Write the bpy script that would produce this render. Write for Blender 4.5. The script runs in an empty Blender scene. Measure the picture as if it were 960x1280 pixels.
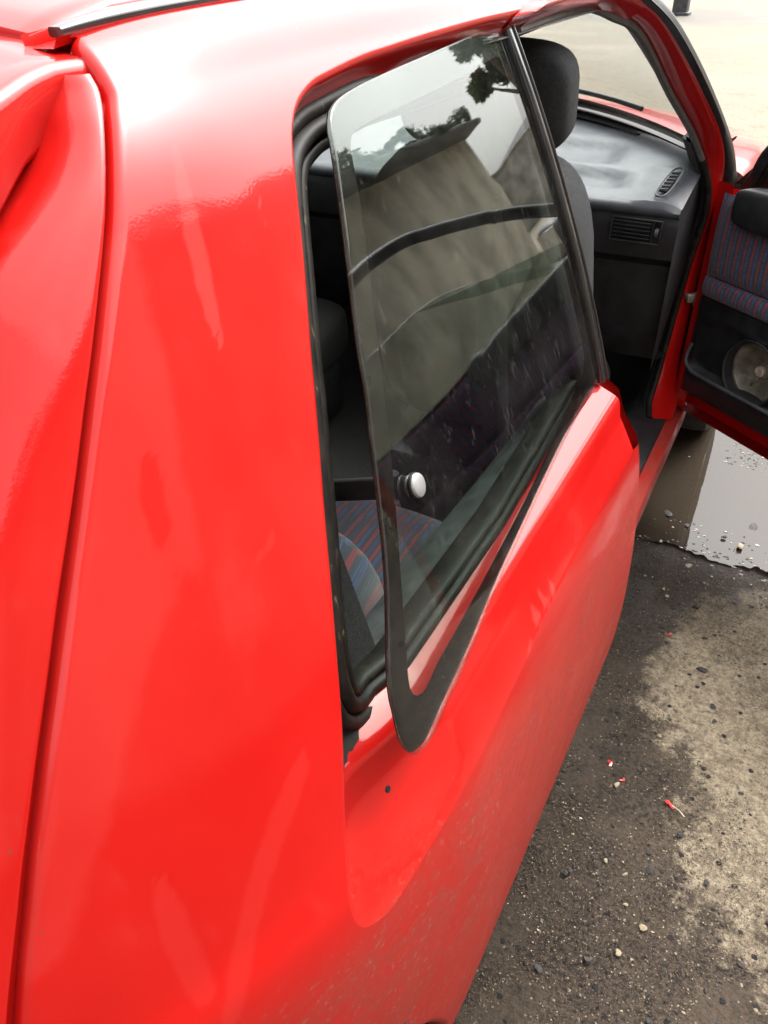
import bpy, bmesh, math, random
import numpy as np
from mathutils import Vector, Matrix
random.seed(7); rng = np.random.default_rng(7)
C = bpy.context.scene.collection
R = math.radians

# ------------------------------------------------------------------ camera, sky, sun, exposure
CAM = (0.93036439, -1.15554966, 1.38293810)
YAW, PITCH, ROLL, FPX = 0.471972566, 0.602873641, 0.00167536, 1048.10675
def cam_axes():
    f = np.array([-math.sin(YAW)*math.cos(PITCH), math.cos(YAW)*math.cos(PITCH), -math.sin(PITCH)])
    r = np.cross(f, [0, 0, 1]); r /= np.linalg.norm(r); u = np.cross(r, f)
    return math.cos(ROLL)*r+math.sin(ROLL)*u, -math.sin(ROLL)*r+math.cos(ROLL)*u, f
cr_, cu_, cf_ = cam_axes()
cd = bpy.data.cameras.new('camera'); cam = bpy.data.objects.new('camera', cd); C.objects.link(cam)
cam.matrix_world = Matrix(((cr_[0], cu_[0], -cf_[0], CAM[0]), (cr_[1], cu_[1], -cf_[1], CAM[1]), (cr_[2], cu_[2], -cf_[2], CAM[2]), (0, 0, 0, 1)))
cd.sensor_fit = 'VERTICAL'; cd.sensor_height = 36; cd.lens = FPX/1280*36
cd.clip_start = 0.02; cd.clip_end = 2000
cd.dof.use_dof = True; cd.dof.focus_distance = 0.95; cd.dof.aperture_fstop = 30.0
sc = bpy.context.scene; sc.camera = cam
SUN_EL, SUN_AZ = R(60), R(24)          # azimuth clockwise from +Y (the car's nose)
w = bpy.data.worlds.new('World'); sc.world = w; w.use_nodes = True
wn = w.node_tree; wn.nodes.clear()
sky = wn.nodes.new('ShaderNodeTexSky'); sky.sky_type = 'NISHITA'; sky.sun_disc = False
sky.sun_elevation = SUN_EL; sky.sun_rotation = SUN_AZ; sky.air_density = 1.0; sky.dust_density = 8.0; sky.ozone_density = 1.0
hs = wn.nodes.new('ShaderNodeHueSaturation'); hs.inputs['Saturation'].default_value = 0.08
tc = wn.nodes.new('ShaderNodeTexCoord'); nz = wn.nodes.new('ShaderNodeTexNoise'); nz.inputs['Scale'].default_value = 2.2; nz.inputs['Detail'].default_value = 4
mr = wn.nodes.new('ShaderNodeMapRange'); mr.inputs['From Min'].default_value = .3; mr.inputs['From Max'].default_value = .7
mr.inputs['To Min'].default_value = .82; mr.inputs['To Max'].default_value = 1.22
mx = wn.nodes.new('ShaderNodeMix'); mx.data_type = 'RGBA'; mx.blend_type = 'MULTIPLY'; mx.inputs['Factor'].default_value = 1
bg = wn.nodes.new('ShaderNodeBackground'); bg.inputs['Strength'].default_value = 0.15
wo = wn.nodes.new('ShaderNodeOutputWorld')
L = wn.links.new
L(sky.outputs[0], hs.inputs['Color']); L(tc.outputs['Generated'], nz.inputs['Vector']); L(nz.outputs['Fac'], mr.inputs['Value'])
L(hs.outputs[0], mx.inputs[6]); L(mr.outputs[0], mx.inputs[7]); L(mx.outputs[2], bg.inputs['Color']); L(bg.outputs[0], wo.inputs[0])
sl = bpy.data.lights.new('sun', 'SUN'); sl.energy = 0.55; sl.angle = R(115); sl.color = (1, .96, .9)
so = bpy.data.objects.new('sun', sl); C.objects.link(so)
sd = Vector((math.sin(SUN_AZ)*math.cos(SUN_EL), math.cos(SUN_AZ)*math.cos(SUN_EL), math.sin(SUN_EL)))
so.rotation_euler = sd.to_track_quat('Z', 'Y').to_euler(); so.location = sd*50
vs = sc.view_settings; vs.view_transform = 'Standard'; vs.look = 'None'; vs.gamma = 1; vs.exposure = 1.9; vs.use_curve_mapping = False
sc.cycles.max_bounces = 12; sc.cycles.transparent_max_bounces = 16

# ------------------------------------------------------------------ materials
class N:
    def __init__(s, name):
        s.m = bpy.data.materials.new(name); s.m.use_nodes = True; s.t = s.m.node_tree; s.t.nodes.clear()
        s.out = s.n('ShaderNodeOutputMaterial')
    def n(s, typ, **kw):
        x = s.t.nodes.new(typ)
        for k, v in kw.items(): setattr(x, k, v)
        return x
    def set(s, node, **kw):
        for k, v in kw.items():
            i = node.inputs[k.replace('_', ' ')] if not k.isdigit() else node.inputs[int(k)]
            if hasattr(v, 'is_output') or isinstance(v, bpy.types.NodeSocket): s.t.links.new(v, i)
            else: i.default_value = v
        return node
    def coord(s, kind='Object'): return s.n('ShaderNodeTexCoord').outputs[kind]
    def mapping(s, v, scale=(1, 1, 1), loc=(0, 0, 0), rot=(0, 0, 0)):
        m = s.n('ShaderNodeMapping'); s.set(m, Vector=v); m.inputs['Scale'].default_value = scale; m.inputs['Location'].default_value = loc; m.inputs['Rotation'].default_value = rot
        return m.outputs[0]
    def noise(s, v, scale, detail=4, rough=.55, dist=0):
        x = s.n('ShaderNodeTexNoise'); s.set(x, Vector=v, Scale=scale, Detail=detail, Roughness=rough, Distortion=dist); return x.outputs['Fac']
    def vor(s, v, scale, feat='F1', rnd=1):
        x = s.n('ShaderNodeTexVoronoi', feature=feat); s.set(x, Vector=v, Scale=scale, Randomness=rnd); return x
    def ramp(s, f, a, b, lo=0, hi=1):
        x = s.n('ShaderNodeMapRange', clamp=True, interpolation_type='SMOOTHSTEP'); s.t.links.new(f, x.inputs['Value'])
        x.inputs['From Min'].default_value = a; x.inputs['From Max'].default_value = b; x.inputs['To Min'].default_value = lo; x.inputs['To Max'].default_value = hi
        return x.outputs[0]
    def math(s, op, a, b=0.0, c=None):
        x = s.n('ShaderNodeMath', operation=op)
        for i, v in enumerate((a, b) if c is None else (a, b, c)):
            if isinstance(v, bpy.types.NodeSocket): s.t.links.new(v, x.inputs[i])
            else: x.inputs[i].default_value = v
        return x.outputs[0]
    def mix(s, f, a, b):
        x = s.n('ShaderNodeMix', data_type='RGBA')
        for i, v in ((0, f), (6, a), (7, b)):
            if isinstance(v, bpy.types.NodeSocket): s.t.links.new(v, x.inputs[i])
            else: x.inputs[i].default_value = (*v, 1) if isinstance(v, tuple) and len(v) == 3 else v
        return x.outputs[2]
    def sep(s, v):
        x = s.n('ShaderNodeSeparateXYZ'); s.t.links.new(v, x.inputs[0]); return x.outputs
    def bump(s, h, strength=.3, dist=.01, normal=None):
        x = s.n('ShaderNodeBump'); s.set(x, Height=h, Strength=strength, Distance=dist)
        if normal is not None: s.t.links.new(normal, x.inputs['Normal'])
        return x.outputs[0]
    def pbsdf(s, **kw):
        p = s.n('ShaderNodeBsdfPrincipled')
        for k, v in kw.items():
            i = p.inputs[k.replace('_', ' ')]
            if isinstance(v, bpy.types.NodeSocket): s.t.links.new(v, i)
            else: i.default_value = (*v, 1) if isinstance(v, tuple) and len(v) == 3 else v
        return p.outputs[0]
    def done(s, sh):
        s.t.links.new(sh, s.out.inputs[0]); return s.m
    def blob(s, pos, c, r, soft=.5):
        """soft elliptical mask round c with radii r (object coordinates), pos already warped"""
        a = s.n('ShaderNodeVectorMath', operation='SUBTRACT'); s.t.links.new(pos, a.inputs[0]); a.inputs[1].default_value = c
        b = s.n('ShaderNodeVectorMath', operation='DIVIDE'); s.t.links.new(a.outputs[0], b.inputs[0]); b.inputs[1].default_value = r
        l = s.n('ShaderNodeVectorMath', operation='LENGTH'); s.t.links.new(b.outputs[0], l.inputs[0])
        return s.ramp(l.outputs['Value'], 1-soft*.5, 1+soft*.5, 1, 0)
    def warp(s, v, scale, amt):
        x = s.n('ShaderNodeTexNoise'); s.set(x, Vector=v, Scale=scale, Detail=5, Roughness=.6)
        a = s.n('ShaderNodeVectorMath', operation='SUBTRACT'); s.t.links.new(x.outputs['Color'], a.inputs[0]); a.inputs[1].default_value = (.5, .5, .5)
        b = s.n('ShaderNodeVectorMath', operation='MULTIPLY_ADD'); s.t.links.new(a.outputs[0], b.inputs[0]); b.inputs[1].default_value = (amt,)*3; s.t.links.new(v, b.inputs[2])
        return b.outputs[0]

RED = (.43, .0055, .0040)
def paint(name, dusty=False, streaks=False):
    k = N(name); o = k.coord()
    fine = k.noise(o, 90, 3); big = k.noise(o, 6, 5)
    col = k.mix(k.ramp(big, .35, .7), RED, (.46, .0085, .0065))
    rough = k.math('MULTIPLY_ADD', big, .08, .30)
    cr = k.math('MULTIPLY_ADD', k.ramp(fine, .45, .7), .03, .035)
    film = k.math('MULTIPLY', k.ramp(k.noise(k.mapping(o, (14, 14, 5)), 1.6, 6, .65), .56, .68), .22)
    if streaks:   # films left by dried water: distance to each film's outline is stored on the mesh, its edge is broken up here
        at = k.n('ShaderNodeAttribute', attribute_name='film'); a = k.sep(at.outputs['Color'])
        jit = k.math('ADD', k.math('MULTIPLY_ADD', k.noise(o, 70, 5, .65), .5, -.25), k.math('MULTIPLY_ADD', k.noise(o, 260, 3), .16, -.08))
        for ch, amt in ((0, .8), (1, .32), (2, .42)):
            film = k.math('MAXIMUM', film, k.math('MULTIPLY', k.ramp(k.math('ADD', a[ch], jit), .36, .66), amt))
    col = k.mix(k.math('MULTIPLY', film, .16), col, (.62, .12, .10))
    rough = k.math('ADD', rough, k.math('MULTIPLY', film, .25))
    # grit specks
    sp = k.vor(k.warp(o, 60, .01), 62); speck = k.math('MULTIPLY', k.ramp(sp.outputs['Distance'], .035, .07, 1, 0), k.ramp(k.sep(sp.outputs['Color'])[0], .86, .88))
    col = k.mix(speck, col, (.10, .06, .04))
    cw = .85
    if dusty:
        z = k.sep(o)[2]
        zz = k.math('ADD', z, k.math('MULTIPLY_ADD', k.noise(k.mapping(o, (4, 2.2, 5)), 1.6, 6, .6), .10, -.05))
        d = k.ramp(zz, .765, .66, 0, 1)
        sm = k.noise(k.mapping(o, (10, 4, 9)), 2.2, 8, .72, .8); fn = k.noise(k.mapping(o, (60, 30, 40)), 3.0, 5, .7)
        d = k.math('MULTIPLY', d, k.ramp(k.math('MULTIPLY_ADD', fn, .35, k.math('MULTIPLY', sm, .75)), .40, .62, .30, 1.25))
        col = k.mix(k.math('MULTIPLY', d, .40), col, (.150, .066, .048))
        gr = k.ramp(k.noise(k.mapping(o, (160, 90, 120)), 1.5, 4, .7), .57, .68); col = k.mix(k.math('MULTIPLY', k.math('MULTIPLY', gr, d), .45), col, (.24, .155, .115))
        rough = k.math('ADD', rough, k.math('MULTIPLY', d, .3))
        cr = k.math('ADD', cr, k.math('MULTIPLY', d, .25))
        cw = k.math('SUBTRACT', .85, k.math('MULTIPLY', d, .80))
    nb = k.bump(k.noise(o, 3.2, 2), .04, .02)
    nb2 = k.bump(k.noise(o, 420, 2), .028, .002, nb)
    return k.done(k.pbsdf(Base_Color=col, Roughness=rough, Coat_Weight=cw, Coat_Roughness=cr, Coat_IOR=1.47, Coat_Normal=nb2, Normal=nb, Specular_IOR_Level=.12))

def plain(name, col, rough=.5, metal=0, coat=0, nscale=60, namt=.25, bump=0.0, bscale=300, spec=.5):
    k = N(name); o = k.coord()
    n = k.noise(o, nscale, 5)
    c2 = tuple(min(1, x*(1+namt*2)+.004) for x in col); c1 = tuple(x*(1-namt) for x in col)
    c = k.mix(k.ramp(n, .3, .7), c1, c2)
    r = k.math('MULTIPLY_ADD', k.noise(o, nscale*.4, 4), .3, rough-.15)
    kw = {}
    if bump: kw['Normal'] = k.bump(k.noise(o, bscale, 3), bump, .002)
    return k.done(k.pbsdf(Base_Color=c, Roughness=r, Metallic=metal, Coat_Weight=coat, Coat_Roughness=.08, Specular_IOR_Level=spec, **kw))

def glass(name, tint=(.80, .88, .84), dust=.05, scale=1.0):
    k = N(name); o = k.coord()
    g = k.n('ShaderNodeNewGeometry')
    ior = k.math('ADD', k.math('MULTIPLY', g.outputs['Backfacing'], 1/1.52-1.52), 1.52)
    fr = k.n('ShaderNodeFresnel'); k.set(fr, IOR=ior)
    tr = k.n('ShaderNodeBsdfTransparent'); tr.inputs[0].default_value = (*tint, 1)
    gl = k.n('ShaderNodeBsdfGlossy'); gl.inputs['Roughness'].default_value = .012
    m = k.n('ShaderNodeMixShader'); k.t.links.new(fr.outputs[0], m.inputs[0]); k.t.links.new(tr.outputs[0], m.inputs[1]); k.t.links.new(gl.outputs[0], m.inputs[2])
    df = k.n('ShaderNodeBsdfDiffuse'); df.inputs[0].default_value = (.52, .50, .46, 1)
    wv = k.warp(o, 60, .012)
    spots = k.ramp(k.noise(k.mapping(wv, (30, 30, 9)), 2.6*scale, 5, .7), .60, .66)
    film = k.ramp(k.noise(o, 9*scale, 6, .65), .35, .75)
    drip = k.ramp(k.noise(k.mapping(o, (60, 60, 8)), 1.5*scale, 3), .66, .70)
    d = k.math('ADD', k.math('MULTIPLY', film, dust), k.math('MULTIPLY', k.math('MAXIMUM', spots, drip), dust*2.4))
    m2 = k.n('ShaderNodeMixShader'); k.t.links.new(d, m2.inputs[0]); k.t.links.new(m.outputs[0], m2.inputs[1]); k.t.links.new(df.outputs[0], m2.inputs[2])
    return k.done(m2.outputs[0])

def rubber():
    k = N('weathered_rubber'); o = k.coord()
    n = k.noise(o, 45, 6, .65); n2 = k.noise(k.mapping(o, (200, 200, 12)), 1, 4)
    c = k.mix(k.ramp(n, .35, .7), (.007, .006, .005), (.020, .016, .012))
    c = k.mix(k.math('MULTIPLY', k.ramp(n2, .62, .74), k.ramp(n, .45, .6)), c, (.15, .12, .07))
    return k.done(k.pbsdf(Base_Color=c, Roughness=k.math('MULTIPLY_ADD', n, .3, .40), Specular_IOR_Level=.25, Normal=k.bump(n, .15, .002)))

def stripe_fabric(name='striped_fabric', f=1.0):
    k = N(name); o = k.coord('UV'); u, v, _ = k.sep(o)
    uw = k.math('ADD', u, k.math('MULTIPLY_ADD', k.noise(o, 220, 2), .006, -.003))
    ph = k.math('FRACT', k.math('DIVIDE', uw, .0235))
    red = k.ramp(k.math('ABSOLUTE', k.math('SUBTRACT', ph, .28)), .10, .17, 1, 0)
    blu = k.ramp(k.math('ABSOLUTE', k.math('SUBTRACT', ph, .72)), .10, .18, 1, 0)
    dash = k.ramp(k.noise(k.mapping(o, (70, 230, 1)), 1.3, 2), .40, .55)
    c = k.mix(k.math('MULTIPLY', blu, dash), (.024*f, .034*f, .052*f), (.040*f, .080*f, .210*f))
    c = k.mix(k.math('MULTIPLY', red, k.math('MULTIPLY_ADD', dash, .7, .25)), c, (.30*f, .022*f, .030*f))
    wv = k.noise(k.mapping(o, (900, 900, 1)), 1, 1)
    c = k.mix(k.math('MULTIPLY', k.ramp(k.noise(k.mapping(o, (60, 60, 1)), 1, 4), .4, .8), .25), c, (.11*f, .11*f, .12*f))
    return k.done(k.pbsdf(Base_Color=c, Roughness=.9, Sheen_Weight=.25, Normal=k.bump(wv, .5, .002)))

def ground_mat():
    k = N('gritty_ground'); o = k.coord()
    wv = k.warp(o, 3.2, .22); wv = k.warp(wv, 14, .05)
    def patch(c, r, soft=.6): return k.blob(wv, c, r, soft)
    dry = k.math('MAXIMUM', patch((.965, .40, 0), (.135, .25, 9), 1.2), patch((1.15, .22, 0), (.18, .46, 9), 1.2))
    dry = k.math('MAXIMUM', dry, patch((1.10, .62, 0), (.12, .14, 9), 1.0))
    dry = k.ramp(k.math('ADD', dry, k.math('MULTIPLY_ADD', k.noise(o, 19, 7, .75), 1.9, -.95)), .34, .74)
    dist = k.sep(o)[1]
    far = k.ramp(k.math('ADD', dist, k.math('MULTIPLY_ADD', k.noise(o, .7, 5), 3.0, -1.5)), 2.6, 5.0)
    far = k.math('MULTIPLY', k.math('MULTIPLY', far, k.ramp(k.noise(o, .55, 6, .6), .30, .50, .5, 1)), k.ramp(k.sep(o)[0], 3.5, 6.0, 1, .25))
    left = k.ramp(k.sep(o)[0], -.9, -2.2)
    sand = k.math('MAXIMUM', dry, k.math('MAXIMUM', far, k.math('MULTIPLY', left, .8)))
    sand = k.math('MULTIPLY', sand, k.ramp(k.noise(o, 38, 5, .7), .25, .5, .5, 1))
    wet = k.math('MAXIMUM', patch((.85, 1.15, 0), (.62, .60, 9), .5), patch((-3.0, 19.8, 0), (2.4, 2.2, 9), .8))
    wet = k.math('MAXIMUM', wet, k.math('MULTIPLY', patch((.70, -.1, 0), (.20, .9, 9), .6), .6))
    g1 = k.noise(o, 130, 6, .75); g2 = k.noise(o, 520, 3, .7)
    asp = k.mix(k.ramp(g1, .36, .62), (.0085, .0060, .0045), (.098, .069, .047))
    asp = k.mix(k.ramp(g2, .62, .75), asp, (.21, .155, .10))
    asp = k.mix(k.math('MULTIPLY', k.ramp(k.noise(o, 7, 5), .45, .65), .5), asp, (.115, .083, .056))
    snd = k.mix(k.ramp(g1, .3, .7), (.22, .168, .110), (.54, .445, .31))
    snd = k.mix(k.ramp(g2, .60, .72, 0, .6), snd, (.58, .52, .41))
    snd = k.mix(k.ramp(k.noise(o, 30, 6, .75), .46, .60, 0, .6), snd, (.17, .125, .08)); snd = k.mix(k.ramp(k.noise(o, 75, 5, .7), .56, .64, 0, .8), snd, (.075, .062, .048))
    c = k.mix(sand, asp, snd)
    fs = k.mix(k.ramp(g1, .3, .7), (.16, .128, .086), (.33, .28, .205)); fs = k.mix(k.math('MULTIPLY', k.ramp(k.noise(o, 3.4, 8, .75), .50, .66), .65), fs, (.085, .066, .045)); fs = k.mix(k.math('MULTIPLY', k.ramp(k.noise(o, 22, 5, .75), .62, .68), .7), fs, (.07, .055, .04)); fs = k.mix(k.ramp(k.noise(o, 16, 4, .7), .67, .70), fs, (.55, .50, .41))
    fs = k.mix(k.math('MULTIPLY', k.ramp(k.sep(o)[0], 1.2, -1.6), .75), fs, k.mix(k.ramp(g1, .3, .7), (.085, .068, .047), (.20, .17, .125)))
    c = k.mix(k.math('MULTIPLY', far, .9), c, fs)
    # embedded pale and dark chips of aggregate
    v1 = k.vor(k.warp(o, 90, .004), 120); ch = k.math('MULTIPLY', k.ramp(v1.outputs['Distance'], .20, .28, 1, 0), k.ramp(k.sep(v1.outputs['Color'])[0], .80, .82))
    c = k.mix(ch, c, (.33, .28, .20))
    v2 = k.vor(k.warp(o, 50, .008), 60); dk = k.math('MULTIPLY', k.ramp(v2.outputs['Distance'], .26, .36, 1, 0), k.ramp(k.sep(v2.outputs['Color'])[1], .86, .88))
    c = k.mix(dk, c, (.018, .016, .015))
    cm = k.n('ShaderNodeMix', data_type='RGBA', blend_type='MULTIPLY'); k.t.links.new(wet, cm.inputs[0]); k.t.links.new(c, cm.inputs[6]); cm.inputs[7].default_value = (.42, .40, .38, 1)
    h = k.math('ADD', k.math('MULTIPLY', g1, .7), k.math('ADD', k.math('MULTIPLY', ch, .35), k.math('MULTIPLY', dk, .5)))
    h = k.math('ADD', h, k.math('MULTIPLY', k.noise(o, 26, 5), .7))
    r = k.math('SUBTRACT', k.math('MULTIPLY_ADD', sand, .22, .62), k.math('MULTIPLY', wet, .22))
    return k.done(k.pbsdf(Base_Color=cm.outputs[2], Roughness=r, Normal=k.bump(h, 1.0, .016)))

def water_mat():
    k = N('puddle_water'); o = k.coord()
    fr = k.n('ShaderNodeFresnel'); fr.inputs['IOR'].default_value = 1.45
    rip = k.bump(k.noise(k.mapping(o, (1, 1, 1)), 16, 3), .012, .01)
    k.t.links.new(rip, fr.inputs['Normal'])
    tr = k.n('ShaderNodeBsdfTransparent'); tr.inputs[0].default_value = (.42, .36, .28, 1)
    mud = k.n('ShaderNodeBsdfDiffuse'); mud.inputs[0].default_value = (.060, .046, .033, 1)
    gl = k.n('ShaderNodeBsdfGlossy'); gl.inputs['Roughness'].default_value = .015; k.t.links.new(rip, gl.inputs['Normal'])
    m0 = k.n('ShaderNodeMixShader'); m0.inputs[0].default_value = .55; k.t.links.new(tr.outputs[0], m0.inputs[1]); k.t.links.new(mud.outputs[0], m0.inputs[2])
    m = k.n('ShaderNodeMixShader'); k.t.links.new(fr.outputs[0], m.inputs[0]); k.t.links.new(m0.outputs[0], m.inputs[1]); k.t.links.new(gl.outputs[0], m.inputs[2])
    return k.done(m.outputs[0])

def foliage_mat(name, a, b):
    k = N(name); oi = k.n('ShaderNodeNewGeometry')
    c = k.mix(oi.outputs['Random Per Island'], a, b)
    df = k.pbsdf(Base_Color=c, Roughness=.55)
    tl = k.n('ShaderNodeBsdfTranslucent'); k.t.links.new(c, tl.inputs[0])
    m = k.n('ShaderNodeMixShader'); m.inputs[0].default_value = .3; k.t.links.new(df, m.inputs[1]); k.t.links.new(tl.outputs[0], m.inputs[2])
    return k.done(m.outputs[0])

M_QP = paint('red_paint_quarter_panel', True, True)
M_RED = paint('red_car_paint')
M_DOORRED = paint('red_paint_dusty', True)
M_RUB = rubber()
M_BLK = plain('black_plastic', (.014, .013, .013), .42, nscale=40, bump=.15)
M_TRIM = plain('glossy_black_trim', (.012, .010, .010), .22, coat=.6, nscale=30, namt=.3)
M_FRIT = plain('brown_black_enamel', (.008, .0045, .0038), .22, nscale=80, namt=.4, spec=.2)
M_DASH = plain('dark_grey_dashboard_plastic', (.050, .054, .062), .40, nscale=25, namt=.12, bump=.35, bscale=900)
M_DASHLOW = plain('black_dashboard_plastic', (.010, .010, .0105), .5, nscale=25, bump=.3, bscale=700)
M_VINYL = plain('black_vinyl', (.010, .010, .012), .48, nscale=30, bump=.35, bscale=800)
M_GREYTRIM = plain('grey_side_trim', (.045, .048, .048), .6, nscale=30, bump=.3, bscale=500)
M_SEATGREY = plain('grey_seat_cloth', (.018, .018, .019), .9, nscale=200, namt=.12, bump=.4, bscale=900)
M_CARPET = plain('dark_carpet', (.006, .005, .0045), .95, nscale=200, bump=.6, bscale=600)
M_LINER = plain('grey_headliner', (.22, .20, .19), .9, nscale=80, bump=.2)
M_SEAL = plain('grey_door_seal', (.11, .098, .09), .65, nscale=50, namt=.1)
M_SILVER = plain('brushed_silver', (.62, .62, .62), .34, metal=1, nscale=60, namt=.08)
M_KNOB = plain('pale_silver_cap', (.34, .335, .33), .42, metal=.55, nscale=60, namt=.06)
M_STEEL = plain('dirty_steel', (.30, .27, .23), .45, metal=.8, nscale=50, namt=.4)
M_SPK = plain('dusty_speaker_steel', (.15, .138, .10), .5, metal=.2, nscale=25, namt=.4)
M_TYRE = plain('tyre_rubber', (.016, .015, .015), .8, nscale=50, bump=.3, bscale=200)
M_FAB = stripe_fabric(); M_FAB2 = stripe_fabric('shaded_striped_seat_fabric', .42)  # second copy has the dimness of the cabin put into its colours
M_GLASS = glass('quarter_window_glass', (.82, .87, .84), .009)
M_GLASS2 = glass('windscreen_glass', (.86, .9, .88), .010, .6)
M_EDGE = plain('ground_glass_edge', (.62, .80, .74), .25, namt=.05)
M_GND = ground_mat(); M_WATER = water_mat()
M_STONE = plain('dark_stone', (.026, .024, .023), .7, nscale=60, namt=.5, bump=.4, bscale=200)
M_STONE2 = plain('pale_stone', (.24, .19, .125), .7, nscale=60, namt=.3, bump=.3, bscale=200)
M_CLOD = plain('wet_mud', (.018, .013, .009), .45, nscale=70, namt=.5, bump=.5, bscale=150)
M_REDPL = plain('red_plastic', (.55, .02, .015), .3, coat=.4)
M_LEAF = foliage_mat('leaf_green', (.030, .055, .014), (.085, .120, .035))
M_LEAF2 = foliage_mat('leaf_dark_green', (.018, .036, .012), (.050, .080, .028))
M_BARK = plain('bark', (.10, .075, .05), .9, nscale=20, namt=.4, bump=.6, bscale=40)
M_CREAM = plain('cream_render', (.50, .465, .375), .9, nscale=1.1, namt=.24, bump=.2, bscale=40)
M_CONC = plain('grey_concrete', (.36, .345, .31), .9, nscale=2, namt=.25, bump=.2, bscale=40)
M_DOORWOOD = plain('brown_door', (.12, .09, .06), .6, nscale=8)
M_DGREY = plain('dark_grey_paint', (.05, .05, .055), .5, nscale=10)

# ------------------------------------------------------------------ mesh helpers
def link(name, me, mat, parent=None):
    o = bpy.data.objects.new(name, me); C.objects.link(o)
    for m in (mat if isinstance(mat, (list, tuple)) else [mat]):
        if m: me.materials.append(m)
    if parent: o.parent = parent
    return o
def finish(me, smooth=True, angle=40):
    if smooth:
        for p in me.polygons: p.use_smooth = True
        try: me.set_sharp_from_angle(angle=R(angle))
        except Exception: pass
    me.update()
def raw(name, V, F, mat, parent=None, smooth=True, angle=40):
    me = bpy.data.meshes.new(name); me.from_pydata([tuple(map(float, v)) for v in V], [], [tuple(f) for f in F]); finish(me, smooth, angle)
    return link(name, me, mat, parent)
def grid(name, P, mat, parent=None, closed_u=False, closed_v=False, flip=False, angle=40, uv=None, thick=0):
    """P: array (nu, nv, 3)"""
    P = np.asarray(P); nu, nv = P.shape[:2]
    idx = np.arange(nu*nv).reshape(nu, nv); F = []
    for i in range(nu if closed_u else nu-1):
        for j in range(nv if closed_v else nv-1):
            a, b, c, d = idx[i, j], idx[(i+1) % nu, j], idx[(i+1) % nu, (j+1) % nv], idx[i, (j+1) % nv]
            F.append((a, d, c, b) if flip else (a, b, c, d))
    o = raw(name, P.reshape(-1, 3), F, mat, parent, True, angle)
    if uv is not None:
        U = np.asarray(uv).reshape(-1, 2); ul = o.data.uv_layers.new(name='UVMap')
        for lp in o.data.loops: ul.data[lp.index].uv = U[lp.vertex_index]
    if thick:
        m = o.modifiers.new('thickness', 'SOLIDIFY'); m.thickness = thick; m.offset = -1
    return o
def bm_obj(name, bm, mat, parent=None, smooth=True, angle=40):
    bmesh.ops.recalc_face_normals(bm, faces=bm.faces[:])
    me = bpy.data.meshes.new(name); bm.to_mesh(me); bm.free(); finish(me, smooth, angle); return link(name, me, mat, parent)
def add_box(bm, c, s, rot=None, bev=0.0, seg=2):
    r = bmesh.ops.create_cube(bm, size=1); vs_ = r['verts']
    M = Matrix.Translation(c) @ (rot.to_4x4() if rot else Matrix()) @ Matrix.Diagonal((*s, 1))
    bmesh.ops.transform(bm, matrix=M, verts=vs_)
    if bev:
        es = list({e for v in vs_ for e in v.link_edges})
        bmesh.ops.bevel(bm, geom=es, offset=bev, segments=seg, affect='EDGES', profile=.5)
def box(name, c, s, mat, parent=None, rot=None, bev=0.004, seg=2):
    bm = bmesh.new(); add_box(bm, c, s, rot, bev, seg); return bm_obj(name, bm, mat, parent)
def crs(P, t, closed=False):
    P = np.asarray(P, float); n = len(P); t = np.asarray(t, float)
    if closed:
        i = np.floor(t).astype(int) % n; f = (t-np.floor(t))[..., None]
        a, b, c, d = P[(i-1) % n], P[i], P[(i+1) % n], P[(i+2) % n]
    else:
        t = np.clip(t, 0, n-1-1e-9); i = np.floor(t).astype(int); f = (t-i)[..., None]
        a, b, c, d = P[np.clip(i-1, 0, n-1)], P[i], P[i+1], P[np.clip(i+2, 0, n-1)]
    return .5*(2*b+(c-a)*f+(2*a-5*b+4*c-d)*f**2+(3*b-a-3*c+d)*f**3)
def resample(P, n, closed=False, smooth=True):
    P = np.asarray(P, float); m = len(P)
    Q = crs(P, np.linspace(0, m if closed else m-1, 40*m, endpoint=not closed), closed) if smooth else P
    if closed: Q = np.vstack([Q, Q[:1]])
    s = np.concatenate([[0], np.cumsum(np.linalg.norm(np.diff(Q, axis=0), axis=1))])
    u = np.linspace(0, s[-1], n, endpoint=not closed)
    return np.stack([np.interp(u, s, Q[:, k]) for k in range(Q.shape[1])], -1)
def norm(v): v = np.asarray(v, float); return v/np.maximum(np.linalg.norm(v, axis=-1, keepdims=True), 1e-12)
def sweep(name, path, prof, mat, parent=None, up=(0, 0, 1), closed=False, closed_prof=True, caps=True, scale=None, angle=40):
    """prof: list of (side, up) in metres; side = tangent x up"""
    path = np.asarray(path, float); n = len(path)
    if closed: T = norm(np.roll(path, -1, 0)-np.roll(path, 1, 0))
    else: T = norm(np.gradient(path, axis=0))
    U = np.asarray(up, float); U = np.broadcast_to(U, path.shape) if U.ndim == 1 else U
    B = norm(np.cross(T, U)); U2 = np.cross(B, T); prof = np.asarray(prof, float)
    sc_ = np.ones(n) if scale is None else np.asarray(scale)
    P = path[:, None, :]+B[:, None, :]*prof[None, :, :1]*sc_[:, None, None]+U2[:, None, :]*prof[None, :, 1:]*sc_[:, None, None]
    nu, nv = P.shape[:2]; idx = np.arange(nu*nv).reshape(nu, nv); F = []
    for i in range(nu if closed else nu-1):
        for j in range(nv if closed_prof else nv-1):
            F.append((idx[i, j], idx[i, (j+1) % nv], idx[(i+1) % nu, (j+1) % nv], idx[(i+1) % nu, j]))
    if caps and not closed and closed_prof: F.append(tuple(idx[0][::-1])); F.append(tuple(idx[-1]))
    return raw(name, P.reshape(-1, 3), F, mat, parent, True, angle)
def circ(r, n=10, ry=None): return [(r*math.cos(2*math.pi*i/n), (ry or r)*math.sin(2*math.pi*i/n)) for i in range(n)]
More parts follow.
